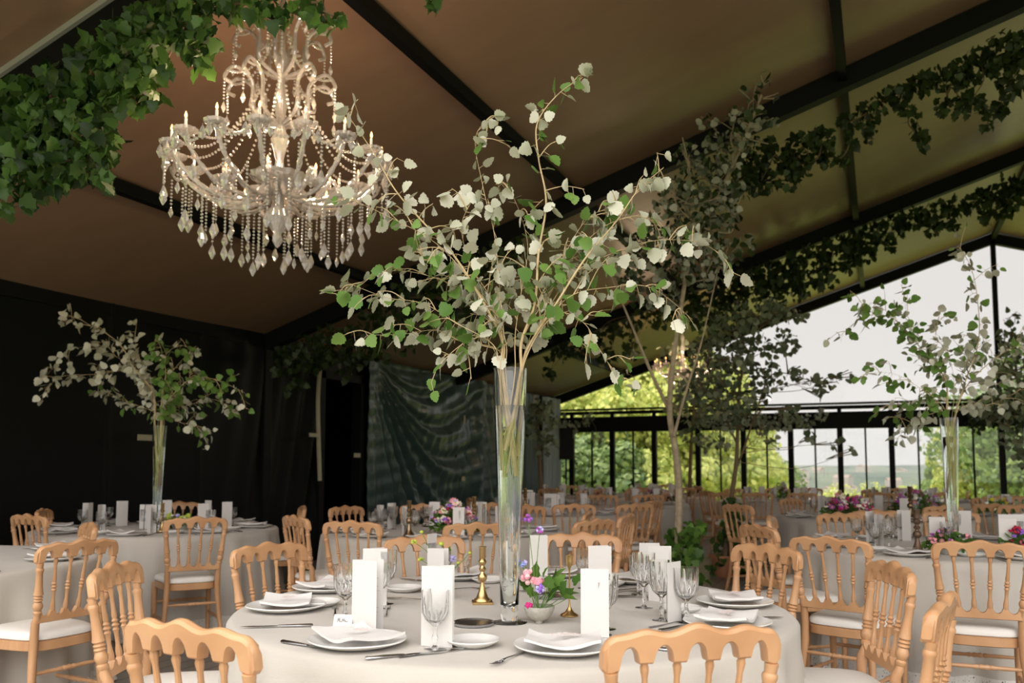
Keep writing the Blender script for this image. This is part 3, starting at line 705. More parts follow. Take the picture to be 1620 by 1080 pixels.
def setting(kk, ang, phrase, full=True, bare=False, glass='crystal', jitter=.02, R_=None):
    c, r, ph = TAB[kk]; c = Vector((c.x, c.y, 0))
    out = RIGHT*math.sin(ang) - FLAT*math.cos(ang); tan = FLAT*math.sin(ang) + RIGHT*math.cos(ang)   # tan = the diner's left is -? 
    rz = math.atan2(out.x, -out.y)      # local -Y points outward to the diner
    G = 'place settings of ' + ph
    def P(ro, ta): 
        q = c + out*(ro+random.uniform(-jitter, jitter)) + tan*(ta+random.uniform(-jitter, jitter)); return (q.x, q.y, TZ)
    rp = (R_ or r-.165)
    q = P(rp, 0)
    stamp('plate', mk_plate, q, rz, 'dinner plate at %s' % phrase, G)
    stamp('napkin', napkin_proto, (q[0], q[1], q[2]), rz+random.uniform(-.3, .3), 'folded napkin at %s' % phrase, G)
    if bare:
        stamp('knife', mk_knife, P(rp, .175), rz, 'steel knife at %s' % phrase, G); return
    stamp('card_plain' if not full else 'card', card_proto(full), P(rp-.30, .04), rz+random.uniform(-.5, .5)-.1, 'menu card at %s' % phrase, G)
    if full:
        stamp('side', mk_side, P(rp-.16, -.235), rz, 'side plate at %s' % phrase, G)
        stamp('fork', mk_fork, P(rp, -.175), rz, 'steel fork at %s' % phrase, G)
        stamp('knife', mk_knife, P(rp, .175), rz, 'steel knife at %s' % phrase, G)
        stamp('wine', mk_wine, P(rp-.24, .16), rz, 'crystal wine glass at %s' % phrase, G)
        if kk in ('T4', 'T6'): stamp('big', mk_big, P(rp-.31, .13), rz, 'tall goblet at %s' % phrase, G)
    else:
        stamp('farglass', mk_farglass, P(rp-.23, .15), rz, 'stemmed glass at %s' % phrase, G)
        stamp('knife', mk_knife, P(rp, .175), rz, 'steel knife at %s' % phrase, G)
for kk in TAB:
    if kk == 'T1': continue
    c, r, ph = TAB[kk]
    for i in range(8):
        a = i*math.pi/4 + (.10 if kk not in ('T6',) else .0)
        q = c + (RIGHT*math.sin(a) - FLAT*math.cos(a))*r*.8
        if kk == 'T3' and i not in (1, 2, 3): continue
        if kk == 'T11' and i in (1, 2, 3): continue
        setting(kk, a, '%s place, %s' % (OCT[i], ph), full=kk in ('T2', 'T3', 'T4', 'T6'), bare=kk == 'T3')
# foreground table: every piece stands where it does in the photo
G1 = 'tableware of the foreground table'
def put(kind, mk, px, py, rz, lab, z=TZ, scale=None, zl=0):
    q = at_z(px, py, z); return stamp(kind, mk, (q.x, q.y, q.z+zl), rz, lab, G1, scale)
def facing(px, py):   # rotation so that local -Y points away from the table centre
    q = at_z(px, py, TZ); c = TAB['T1'][0]; v = Vector((q.x-c.x, q.y-c.y)); return math.atan2(v.x, -v.y)
T1P = [(566, 1020, 'the front left place'), (892, 1029, 'the front right place'), (453, 964, 'the left place'), (517, 934, 'the back left place'), (727, 915, 'the back place left of the brass candlestick'),
       (880, 911, 'the back place right of the tall vase'), (1012, 921, 'the back right place behind the card pair'), (1163, 957, 'the right place'), (1150, 990, 'the right place behind the nearest chair')]
for px, py, ph in T1P:
    rz = facing(px, py); put('plate', mk_plate, px, py, rz, 'white dinner plate at %s of the foreground table' % ph)
    put('napkin', napkin_proto, px, py, rz + random.uniform(-.25, .25), 'folded white napkin on the plate at %s' % ph)
for px, py, ph in [(748, 1021, 'between the two front place cards'), (640, 935, 'behind the left menu cards'), (773, 921, 'behind the brass candlestick'), (1098, 975, 'left of the right dinner plate'), (505, 958, 'right of the left dinner plate'), (960, 927, 'behind the slim candlestick, near the back edge'), (1075, 968, 'half behind the upright thin card')]:
    put('side', mk_side, px, py, 0, 'small white side plate %s' % ph, scale=.95)
for px, py, rz, ph, kd in [(440, 992, YAW+math.pi/2+.15, 'lying left of centre in front of the left plate', 'knife'), (487, 1023, YAW-2.15, 'half under the front left plate', 'knife'), (640, 1038, YAW-1.15, 'in front of the front left plate, handle outward', 'knife'), (683, 1034, YAW-1.0, 'beside the front left knife', 'fork'), (806, 1042, YAW+2.7, 'between the side plate and the front right plate', 'fork'),
     (1185, 978, YAW-1.55, 'in front of the right plate', 'knife'), (490, 946, YAW-1.9, 'between the left and back left plates', 'knife'), (530, 968, YAW+.2, 'behind the front left plate near the goblet', 'fork'), (660, 919, YAW+.9, 'near the back edge left of the candlestick', 'knife'), (645, 948, YAW+1.4, 'in front of the back side plate', 'fork'), (985, 938, YAW-1.2, 'left of the back right cards', 'fork'), (1000, 933, YAW-1.25, 'beside another fork by the back right cards', 'fork'),
     (1005, 944, YAW-1.3, 'nearest of the cutlery by the back right cards', 'knife'), (1060, 988, YAW-.9, 'behind the nearest chair crest', 'fork'), (1075, 992, YAW-.8, 'beside the fork behind the nearest chair crest', 'knife'), (735, 932, YAW-1.5, 'behind the tall front card', 'fork'), (860, 938, YAW+1.2, 'behind the flower bowl', 'knife'), (1003, 1022, YAW+.9, 'right of the front right plate seen through the chair', 'knife'), (612, 968, YAW+.1, 'behind the left menu card', 'fork'), (590, 1000, YAW+.9, 'partly behind the left menu card foot', 'spoon'), (1080, 965, YAW+1.8, 'by the upright thin card', 'spoon')]:
    put(kd, {'knife': mk_knife, 'fork': mk_fork, 'spoon': mk_spoon}[kd], px, py, rz, 'polished steel %s %s' % (kd, ph))
# cards: foot pixel, rotation of the fold, label
FB = YAW       # local x parallel to the picture
for px, py, rz, lab, sc_ in [(556, 1001, FB-.22, 'tall white menu card standing behind the front left plate', 1.05), (573, 958, FB+.38, 'white menu card behind the front left menu card', .98), (666, 1021, FB-.02+.0, 'tall white menu card with a goblet in front, front centre', 1.06), (676, 945, FB-.3, 'white menu card half hidden behind the front centre card', .9), (919, 1006, FB+.02, 'tall white menu card behind the front right plate', .95), (931, 950, FB+.1, 'tall white menu card standing behind the front right card', .98),
     (838, 915, FB+.05, 'white menu card seen right behind the tall vase', .93), (1012, 935, FB-.3, 'leaning white menu card, left of the pair at back right', .93), (1026, 950, FB-.35, 'leaning white menu card, right of the pair at back right', .98), (1057, 987, FB+1.15, 'thin menu card seen almost edge on at right', .93)]:
    put('card', card_proto(True), px, py, rz, lab, scale=sc_)
for px, py, kd, lab, sc_ in [(546, 984, 'big', 'cut crystal goblet left of the front left menu card', 1.0), (609, 955, 'big', 'tall cut crystal goblet behind the front left menu card', 1.05), (600, 962, 'wine', 'cut crystal wine glass beside the tall goblet behind the left card', 1), (688, 1026, 'wine', 'cut crystal goblet in front of the front centre menu card', 1.0), (952, 1004, 'wine', 'cut crystal wine glass in front of the front right menu card', 1.0), (961, 995, 'big', 'cut crystal goblet at the right edge of the front right card', .9),
     (1019, 961, 'big', 'cut crystal goblet left of the leaning card pair', 1.05), (1047, 981, 'big', 'cut crystal goblet right of the leaning card pair', 1.05), (1086, 984, 'wine', 'wide cut crystal glass right of the thin card', 1.1), (1010, 940, 'wine', 'cut crystal wine glass behind the goblet near the leaning cards', .95), (925, 930, 'wine', 'cut crystal wine glass behind the slim candlestick', 1), (700, 925, 'wine', 'cut crystal wine glass behind the front centre card', .9), (1035, 945, 'wine', 'cut crystal wine glass behind the leaning card pair', .95)]:
    put(kd, mk_big if kd == 'big' else mk_wine, px, py, 0, lab, scale=sc_)
o = MB().lathe([(.001, .003), (.058, .002), (.062, .0), (.068, .004), (.070, .010), (.067, .011), (.062, .0065), (.001, .006)], k=48).build('coaster', 'silver', None, 40, at_z(749, 988, TZ)); tag(o, 'round dark silver coaster in front of the tall vase', 'coaster')
o = MB().lathe([(.001, .003), (.058, .002), (.062, .0), (.068, .004), (.070, .010), (.067, .011), (.062, .0065), (.001, .006)], k=48).build('coaster', 'silver', None, 40, at_z(872, 945, TZ)); tag(o, 'round silver coaster behind the flower bowl', 'coaster')
# place name card with handwriting on the front left plate
q = at_z(541, 1002, TZ); t = thing('name_card', 'small name card with handwriting leaning on the front left napkin', 'card', (q.x, q.y, TZ+.022), YAW-.1)
MB().add([(-.03, 0, 0), (.03, 0, 0), (.03, .016, .034), (-.03, .016, .034), (-.03, .001, 0), (.03, .001, 0), (.03, .017, .034), (-.03, .017, .034)], [(0, 1, 2, 3), (7, 6, 5, 4), (0, 4, 5, 1), (2, 6, 7, 3), (1, 5, 6, 2), (3, 7, 4, 0)]).build('card', 'paper', t, 0)
ink = []
for i in range(40):
    u = i/39; x = -.018+.034*u; zz = .012 + (.012 if u < .25 else (.010 if .45 < u < .75 else .003))*abs(math.sin(u*22)) ; ink.append((x, zz*.47-.0008, zz))
MB().tube(ink, .0005, 4).build('handwriting', 'darkink', t)

# candlesticks ------------------------------------------------------
def baluster(name, label, loc, h, m, square=True, candle=False, s=1.0):
    t = thing(name, label, 'candlestick', loc)
    pr = [(.030, .008), (.034, .010), (.032, .018), (.024, .024), (.014, .050), (.0085, .072), (.0075, .082), (.0165, .090), (.0185, .100), (.0165, .110), (.009, .117), (.008, .124), (.013, .128), (.0145, .135), (.009, .142), (.0075, .147), (.013, .153), (.0165, .162), (.0125, .170), (.009, .174), (.013, .179), (.013, .214), (.015, .217), (.015, .221), (.010, .221)]
    k_ = h/.221; pr = [(a*k_*s, b*k_) for a, b in pr]
    MB().lathe(pr, k=24).build('stem', m, t)
    b = .040*k_*s
    if square: MB().box((-b, -b, 0), (b, b, .009*k_)).build('base', m, t, 0)
    else: MB().lathe([(b, 0), (b*1.05, .004*k_), (b*.95, .009*k_)], k=24).build('base', m, t)
    if candle: MB().tube([(0, 0, h-.01), (0, 0, h+.18)], .011, 10).build('candle', 'candlewax', t)
    return t
q = at_z(763, 954, TZ); baluster('brass_candlestick', 'shiny brass candlestick with turned stem and square base left of the tall vase', q, .213, 'brass').rotation_euler = (0, 0, .5)
def tulip(label, q, h=.21, m='brass'):
    t = thing('slim_candlestick', label, 'candlestick', q)
    MB().lathe([(.031, 0), (.033, .003), (.031, .006), (.016, .014), (.008, .026), (.0045, .034), (.003, .05), (.003, h-.055), (.005, h-.045), (.012, h-.034), (.0135, h-.02), (.0135, h-.003), (.0150, h), (.011, h), (.010, h-.02)], k=20).build('stem', m, t)
    return t
tulip('slim brass candlestick with tulip cup right of the flower bowl', at_z(901, 974, TZ))

# small flowers -----------------------------------------------------
def flower(parent, c, r, kind, mats, origin=None):
    """one bloom = one mesh child of parent; c is relative to parent"""
    c = Vector(c); mb = MB(); ml = list(dict.fromkeys(mats)); z0 = Vector()
    def mi(m): return ml.index(m)
    if kind == 'rose':
        for L in range(4):
            rr0 = r*(1-.22*L); n = 6
            for i in range(n):
                a = 6.28*i/n + L*.5; d = Vector((math.cos(a), math.sin(a), .35+.25*L)).normalized(); s_ = Vector((-math.sin(a), math.cos(a), 0)); u = Vector((0, 0, 1))
                p = d*rr0*.55; w_ = rr0*.55
                mb.add([p-s_*w_*.6-u*w_*.8, p+s_*w_*.6-u*w_*.8, p+s_*w_+u*w_*.3+d*w_*.3, p+u*w_*.8+d*w_*.15, p-s_*w_+u*w_*.3+d*w_*.3], [(0, 1, 2, 3, 4)], mi(mats[L % len(mats)]))
        mb.ball(z0, r*.45, 8, mi(mats[0]))
    elif kind == 'umbel':
        for i in range(16):
            d = rv(); d.normalize(); mb.ball(d*r*.75, r*.36, 6, mi(mats[i % len(mats)]))
    elif kind == 'daisy':
        f = (-FLAT + UP*.6 + rv(.25)).normalized(); s_ = f.cross(UP).normalized(); u = s_.cross(f)
        for i in range(9):
            a = 6.28*i/9; d = s_*math.cos(a)+u*math.sin(a); e = s_*-math.sin(a)+u*math.cos(a)
            mb.add([d*r*.15-e*r*.12, d*r*.7-e*r*.25, d*r+f*r*.1, d*r*.7+e*r*.25, d*r*.15+e*r*.12], [(0, 1, 2, 3, 4)], mi(mats[0]))
        mb.ball(f*r*.08, r*.24, 8, mi(mats[1]))
    else:
        mb.ball(z0, r, 8, mi(mats[0]), sz=.8)
    return mb.build('bloom', ml, parent, 30 if kind != 'daisy' else 0, c)
def posy(name, label, base, specs, leafn=20, leafr=.08, leaf='ivyb', vessel=None, leafsize=.035, cat='flowers', leafh=.06):
    """specs: list of (world point, r, kind, mats)"""
    base = Vector(base); t = thing(name, label, cat, base)
    st = MB(); root = Vector((0, 0, .04))
    for p, r, kind, mats in specs:
        p = Vector(p) - base; st.tube(spline([root + rv(.008), root*.5+p*.5 + rv(.01), p], 4), [.0016]*9, 5); flower(t, p, r, kind, mats)
    st.build('stems', 'stemgreen', t)
    if leafn:
        P = np.array([root]*leafn) + RNG.normal(0, leafr, (leafn, 3))*[1, 1, .5] + [0, 0, leafh]; P[:, 2] = np.maximum(P[:, 2], .03)
        A = P - np.array(root) + RNG.normal(0, .03, (leafn, 3)); leaves_mesh('leaves', P, A, RNG.normal(0, .5, (leafn, 3))+[0, 0, 1], RNG.uniform(.7, 1.3, leafn)*leafsize, leaf, 'ivy', False, t)
    return t
# stoneware bowl with flowers
bq = at_z(853, 985, TZ); bowl = thing('flower_bowl', 'grey stoneware footed bowl with pink and violet garden flowers beside the tall vase', 'flower bowl', bq)
MB().lathe([(.012, 0), (.013, .008), (.028, .014), (.045, .030), (.051, .048), (.0515, .056), (.049, .056), (.047, .046), (.038, .028), (.001, .022)], k=32).build('bowl', 'stone', bowl)
def wp(px, py, d): return at_d(px, py, d)
db = (bq - CAM).dot(FLAT)
sp = [((wp(836, 912, db)), .026, 'umbel', ['f_blush', 'f_pink']), (wp(851, 921, db-.01), .024, 'rose', ['f_pink', 'f_blush']), (wp(854, 931, db-.04), .016, 'umbel', ['f_purple', 'f_lilac']), (wp(837, 957, db-.03), .012, 'umbel', ['f_magenta']), (wp(835, 820, db+.02), .016, 'umbel', ['f_violet', 'f_purple']), (wp(854, 838, db+.02), .013, 'umbel', ['f_violet', 'f_lilac']), (wp(827, 893, db), .009, 'umbel', ['f_blue']), (wp(830, 890, db+.02), .010, 'umbel', ['f_lilac']), (wp(821, 886, db+.02), .008, 'umbel', ['f_blue'])]
st = MB()
for p, r, kind, mats in sp:
    p = Vector(p) - bq; st.tube(spline([Vector((0, 0, .03))+rv(.006), p*.5+Vector((0, 0, .03))+rv(.006), p], 4), .0013, 5); flower(bowl, p, r, kind, mats)
st.build('stems', 'stemgreen', bowl)
P = []; A = []
for (px, py) in [(838, 935), (846, 938), (868, 922), (872, 930), (880, 925), (884, 918), (878, 935), (890, 930), (896, 938), (905, 940), (870, 945), (860, 942), (848, 905), (862, 906), (875, 910), (830, 925), (885, 905), (912, 917), (899, 945)]:
    P.append(wp(px, py, db+RNG.uniform(-.04, .04)) - bq)
P = np.array(P); A = P - [0, 0, .05] + RNG.normal(0, .02, P.shape)
leaves_mesh('leaves', P - .5*.03*A/np.linalg.norm(A, axis=1, keepdims=True), A, RNG.normal(0, .6, P.shape)+[0, -.3, 1], RNG.uniform(.035, .055, len(P)), 'ivyb', 'ivy', False, bowl)
mb = MB()
for p in P[::2]: mb.tube(spline([(0, 0, .04), Vector(p)*.5+Vector((0, 0, .015)), Vector(p)], 3), .0012, 5)
mb.build('twigs', 'stemgreen', bowl)
# glass of sweet peas behind the front centre card
q = at_z(702, 925, TZ); dq = (q-CAM).dot(FLAT)
sp = [(wp(700, 883, dq), .018, 'umbel', ['f_lilac', 'f_blue']), (wp(716, 883, dq), .016, 'umbel', ['f_lilac']), (wp(698, 860, dq), .012, 'ball', ['f_lime']), (wp(667, 841, dq), .009, 'ball', ['f_lime']), (wp(655, 857, dq), .013, 'umbel', ['f_lime']), (wp(666, 885, dq), .013, 'umbel', ['f_lime']), (wp(743, 874, dq), .008, 'ball', ['f_lime']), (wp(725, 890, dq), .008, 'ball', ['f_lime'])]
posy('sweet_pea_posy', 'small posy of lilac sweet peas and lime buds behind the front centre card', q, sp, 8, .03)
MB().lathe([(.024, 0), (.026, .003), (.030, .09), (.029, .09), (.025, .005), (.001, .004)], k=24).build('jar', 'crystal', None, 40, at_z(733, 917, TZ))
tag(bpy.data.objects['jar'], 'clear glass jar behind the front centre menu card', 'jar')
# photo card on foreground table: black and white tower picture
def photo_card(label, px, py, d_, wdt, hgt, rz, dark=1):
    q = at_z(px, py, TZ); t = thing('photo_card', label, 'card', (q.x, q.y, TZ), rz)
    MB().box((-wdt/2, -.001, 0), (wdt/2, .001, hgt)).build('board', 'paper', t, 0)
    m = mat('landscape_print', (.75, .73, .71), .6, col2=(.10, .10, .10), scale=14, stretch=(1, 1, 1))
    MB().box((-wdt*.46, -.0016, hgt*.30), (wdt*.46, -.0011, hgt*.80)).build('photo_print', m, t, 0)
    return t
photo_card('grey landscape photo card standing behind the front centre menu card', 683, 917, 0, .06, .21, YAW+.9)
photo_card('black and white castle photo card propped on the right vase table', 1602, 868, 0, .16, .22, YAW-.1)
photo_card('dark landscape photo card standing in front of the left tall vase', 232, 836, 0, .12, .20, YAW+.1)
photo_card('black and white landscape photo card on the table behind the centre vase', 872, 812, 0, .16, .22, YAW)
# wire table number stand on left table
q = at_z(227, 842, TZ); mb = MB().tube([(0, 0, .004), (.004, 0, .18), (.012, 0, .22)], .0025, 6).lathe([(.028, 0), (.028, .004), (.001, .006)], k=16); tag(mb.build('card_stand', 'black', None, 40, q), 'thin black wire card stand before the left tall vase', 'card stand')

# ------------------------------------------------------------------ tall glass vases with poplar branches
def tall_vase(label, px, d, h=.85, rt=.058, rb=.030, wl=.62, k_=48):
    q = place(px, d, TZ); t = thing('tall_vase', label, 'vase', q)
    zi = .035
    MB().lathe([(.001, 0), (rb*1.95, 0), (rb*1.98, .002), (rb*1.2, .0065), (.001, .0068)], k=k_).build('foot', 'thin', t, 30)
    prof = [(.0005, .007), (rb*.9, .007), (rb*.95, .016), (rb, .03)] + [(rb+(rt-rb)*u**1.1, .03+(h-.03)*u) for u in (.15, .3, .45, .6, .75, .9, 1.0)]
    inn = [(rb+(rt-rb)*u**1.1-.0035, .03+(h-.03)*u) for u in (1.0, .9, .75, .6, .45, .3, .15, .04)] + [(.0005, zi+.012)]
    MB().lathe(prof+inn, k=k_).build('glass', 'vase', t, 60)
    zw = h*wl
    uu = lambda z: ((z-.03)/(h-.03))
    wp_ = [(.0005, zi+.014)] + [(rb+(rt-rb)*u**1.1-.0042, .03+(h-.03)*u) for u in np.linspace(.05, uu(zw), 9)] + [(.0005, .03+(h-.03)*uu(zw))]
    MB().lathe(wp_, k=k_).build('water', 'water', t, 60)
    return q
def branch(label, group, pts, mouth, foot, sp=.03, leaf=.055, seed=0, start=.18, r0=.006, twigs=5, mats=('leafg', 'leafw'), droop=.5, up=.5, tl=(.08, .20), nm='poplar_branch', twm='twig', dens=1.0):
    global RNG
    keep = RNG; RNG = np.random.default_rng(seed)
    path = spline([foot, foot*.4+mouth*.6, mouth] + pts, 8); n = len(path)
    o_ = thing(nm, label, 'branch', foot, 0, group)
    rel = [p-foot for p in path]
    mb = MB(); nf = 17
    mb.tube(rel, [r0*(1-.82*i/(n-1)) for i in range(n)], 7)
    tw = []
    for i in range(twigs):
        u = start + (1-start)*(i+.5+RNG.uniform(-.3, .3))/twigs; j = int(max(nf, min(n-3, nf + (n-nf)*u))); p = rel[j]; tdir = (rel[j+1]-rel[j-1]).normalized()
        d = (tdir*.6 + rv(.55)); d.z += up*.3; d.normalize(); L = RNG.uniform(*tl)*(1.1-.4*u)
        q = [p, p+d*L*.5+Vector((0, 0, .01)), p+d*L+Vector((0, 0, -.015*droop))]
        s_ = spline(q, 4); mb.tube(s_, [.0022*(1-.6*a/len(s_)) for a in range(len(s_))], 5); tw.append((s_, .25))
    tw.append((rel[nf:], start))
    P = []; A = []; Nn = []; S = []; pet = []
    for s_, st in tw:
        L = sum((s_[i+1]-s_[i]).length for i in range(len(s_)-1)); m = max(3, int(L*(1-st)/sp*dens))
        for i in range(m):
            u = st+(1-st)*(i+RNG.uniform(0, 1))/m; x = u*(len(s_)-1); a = min(int(x), len(s_)-2); p = s_[a].lerp(s_[a+1], x-a)
            tdir = (s_[a+1]-s_[a]).normalized(); d = rv(.7)+tdir*.5; d.z -= droop*RNG.uniform(.2, 1.2); d.normalize(); pl = RNG.uniform(.015, .035)*leaf/.055
            e = p+d*pl+Vector((0, 0, -.004)); pet.append((p, e)); P.append(e); ax = d + Vector((0, 0, -droop*RNG.uniform(0, 1.0))); A.append(ax); ow = Vector((e.x, e.y, 0)); ow = ow.normalized() if ow.length > .01 else Vector((0, 0, 0)); Nn.append(rv(.55)+Vector((0, 0, .45))+ow*.7); S.append(leaf*RNG.uniform(.6, 1.15))
    for a, e in pet: mb.tube([a, e], [.0010, .0008], 4, caps=False)
    mb.build('stem', twm, o_)
    leaves_mesh('leaves', P, A, Nn, S, list(mats), 'poplar', True, o_)
    RNG = keep; return o_
def bouquet(px, d, h, specs, group, leaf, sp, zshift=0, seed=10, mats=('leafg', 'leafw'), foot0=.1, thick=(), white=(), **kw):
    kw0 = dict(foot=foot0); R0 = kw.pop('r0')
    base = place(px, d, TZ)
    for i, (lab, pts) in enumerate(specs):
        rr_ = random.Random(seed+i); a = rr_.uniform(0, 6.28); foot = base + Vector((.022*math.cos(a), .022*math.sin(a), kw0['foot']+rr_.uniform(0, .12)))
        dd = rr_.uniform(-.22, .22)*d/2.9*.6
        P3 = [at_d(x, y, d + dd*(j+1)/len(pts) + rr_.uniform(-.02, .02)) for j, (x, y) in enumerate(pts)]
        v = (P3[0]-base); v.z = 0
        if v.length > .04: v = v.normalized()*.04
        mouth = base + v + Vector((0, 0, h-.01))
        branch(lab, group, P3, mouth, foot, sp=sp, leaf=leaf, seed=seed*7+i, mats=('leafw', 'leafw') if i in white else mats, r0=R0 if i in thick else R0*.38, **kw)
V1 = tall_vase('very tall clear glass vase half filled with water in the middle of the foreground table', 806, 2.93, wl=.85)
B1 = [('tallest poplar branch, curving up to top centre of the foreground vase', [(825, 540), (846, 480), (852, 400), (864, 320), (852, 250), (850, 195), (882, 150), (922, 122)]),
 ('white leaved branch reaching up left toward the big chandelier', [(795, 540), (760, 470), (715, 400), (668, 350), (625, 300), (590, 240), (545, 175)]),
 ('upright branch with a leafy tip just left of the tallest branch', [(797, 530), (790, 450), (782, 370), (765, 300), (752, 220), (775, 185)]),
 ('branch arching up right ending below the ridge garland', [(838, 545), (880, 480), (925, 410), (975, 350), (1010, 300), (1050, 265)]),
 ('long branch reaching far right with white hanging leaves', [(838, 545), (900, 440), (970, 400), (1040, 380), (1110, 385), (1150, 412)]),
 ('short branch dipping right past the vase rim', [(850, 530), (885, 495), (925, 512), (950, 555), (985, 610)]),
 ('lowest left branch with single leaf end', [(790, 555), (730, 540), (690, 522), (640, 528), (580, 530)]),
 ('low left branch with big bright green leaves at its end', [(780, 545), (720, 510), (670, 480), (610, 470), (545, 445)]),
 ('left branch with green leaves pointing at the far drape', [(790, 530), (740, 470), (690, 440), (620, 428), (560, 452)]),
 ('left branch passing below the chandelier pendants', [(792, 520), (745, 445), (690, 385), (620, 345), (555, 315)]),
 ('right branch hanging over the slim tree', [(845, 530), (900, 470), (960, 455), (1030, 455), (1095, 505)]),
 ('dense inner branch of white leaves straight above the vase', [(800, 540), (775, 470), (745, 420), (730, 360), (745, 320)]),
 ('dense inner branch right of the vase axis', [(815, 530), (825, 460), (835, 390), (820, 330), (800, 290)]),
 ('inner branch between the tallest and the right arching branch', [(830, 530), (870, 460), (900, 390), (930, 345), (960, 330)]),
 ('short leafy branch left just over the vase rim', [(790, 555), (755, 545), (730, 560), (700, 560)]),
 ('right inner branch with white leaves in front of the vine mass', [(840, 530), (890, 430), (940, 370), (990, 345), (1045, 350)]),
 ('left inner branch filling the heart of the bouquet', [(793, 530), (755, 465), (700, 420), (665, 400), (655, 345)]),
]
bouquet(806, 2.93, .85, B1, 'poplar branches in the foreground vase', .051, .026, seed=21, r0=.0065, twigs=6, tl=(.07, .17), foot0=.47, thick=(0, 3, 1), white=(1, 11))
V2 = tall_vase('tall clear glass vase of white and green branches before the black wall', 247, 7.1, wl=.8, k_=32)
B2 = [('upper left branch with white leaves before the black wall', [(242, 620), (212, 582), (190, 545), (150, 518), (98, 507)]),
 ('middle left branch bending down at its tip', [(240, 625), (208, 582), (165, 555), (115, 552), (75, 592)]),
 ('horizontal left branch ending lowest at the far left', [(240, 628), (212, 588), (150, 592), (100, 595), (72, 614)]),
 ('short upright branch with a fan of white leaves', [(245, 630), (222, 590), (218, 560), (212, 530)]),
 ('green upright branch over the left vase', [(256, 630), (262, 590), (256, 555), (250, 540)]),
 ('green branch leaning right with drooping top', [(258, 630), (275, 585), (300, 555), (285, 545)]),
 ('thin branch reaching right toward the doorway', [(262, 640), (300, 600), (340, 600), (385, 620)]),
 ('low right branch with white hanging leaves', [(262, 650), (300, 640), (340, 632), (372, 652)]),
 ('low left green branch over the vase rim', [(248, 655), (215, 640), (180, 628), (150, 618)]),
 ('dense green branch right of the left vase', [(260, 645), (285, 620), (305, 590), (325, 600)]),
 ('short low branch right of the left vase rim', [(262, 655), (285, 668), (305, 672), (322, 680)])]
bouquet(247, 7.1, .85, B2, 'branches in the left vase', .065, .026, seed=51, r0=.007, twigs=7, tl=(.10, .24), foot0=.3, thick=(0, 4, 6), white=(0, 1, 2, 3))
V3 = tall_vase('tall clear glass vase on the right table before the bright windows', 1509, 5.75, wl=.85, k_=32)
B3 = [('tall thin branch rising to the right gable post', [(1525, 610), (1548, 540), (1546, 470), (1535, 420), (1515, 388)]),
 ('left arching branch against the bright gable', [(1495, 600), (1460, 555), (1415, 505), (1370, 500), (1330, 530)]),
 ('left branch with a raised tip against the sky', [(1495, 600), (1465, 560), (1420, 510), (1385, 480), (1362, 485)]),
 ('low left branch drooping over the dark beam', [(1490, 640), (1450, 610), (1410, 590), (1365, 592)]),
 ('small upright branch left of the tall thin one', [(1497, 600), (1470, 555), (1440, 510), (1430, 468)]),
 ('right branch reaching toward the photo edge', [(1530, 610), (1570, 570), (1610, 545), (1650, 530)]),
 ('low right branch of the right vase', [(1530, 640), (1565, 640), (1610, 620)]),
 ('leafy middle branch above the right vase', [(1510, 610), (1500, 560), (1480, 530), (1490, 500)]),
 ('drooping low branch left of the right vase rim', [(1490, 650), (1460, 660), (1430, 678), (1425, 690)]),
 ('dense branch between the middle and right branches', [(1520, 610), (1530, 570), (1555, 550), (1580, 600)]),
 ('dense low branch in front of the dark beam', [(1500, 640), (1470, 625), (1440, 640), (1400, 640)])]
bouquet(1509, 5.75, .85, B3, 'branches in the right vase', .060, .028, seed=81, r0=.006, twigs=7, tl=(.10, .22), foot0=.3, thick=(0, 1, 5), mats=('leafg', 'leafw'))

# ------------------------------------------------------------------ vine garlands along the rafters
def cloud_points(blobs, pos, dens, thick, rng):
    P = []
    for px, py, r in blobs:
        n = max(6, int(dens*r*r/100))
        a = rng.uniform(0, 6.28, n); q = r*np.sqrt(rng.uniform(0, 1, n))
        for i in range(n): P.append(pos(px+q[i]*math.cos(a[i]), py+q[i]*math.sin(a[i]), rng.normal(0, thick)))
    return P
def garland(label, blobs, pos, dens, thick, size, mats='ivy', seed=1, style='ivy', name='garland', vines=14, cat='garland', vinem='darktwig'):
    rng = np.random.default_rng(seed); P = [p for p in cloud_points(blobs, pos, dens, thick, rng) if p.z < roofz(p.x)-.22]; c = sum(P, Vector())/len(P)
    t = thing(name, label, cat, c); P = np.array([p-c for p in P]); n = len(P)
    A = rng.normal(0, .55, (n, 3)) + [0, 0, -.9]; N = rng.normal(0, .6, (n, 3)) + [-.0, -.6, .5]
    leaves_mesh('leaves', P, A, N, rng.uniform(.6, 1.25, n)*size, mats, style, False, t)
    mb = MB(); idx = rng.integers(0, len(blobs), (vines, 3))
    for k_ in range(len(blobs)-1):
        a, b = blobs[k_], blobs[k_+1]
        if math.hypot(a[0]-b[0], a[1]-b[1]) < 2.2*(a[2]+b[2]):
            p, q = pos(a[0], a[1], 0)-c, pos(b[0], b[1], 0)-c; m = (p+q)/2 + Vector(rng.normal(0, .04, 3)); s_ = spline([p, m, q], 4); mb.tube(s_, [.006]*len(s_), 5)
    mb.build('vines', vinem, t); return t
def rafpos(Y): return lambda x, y, o: at_y(x, y, Y + o)
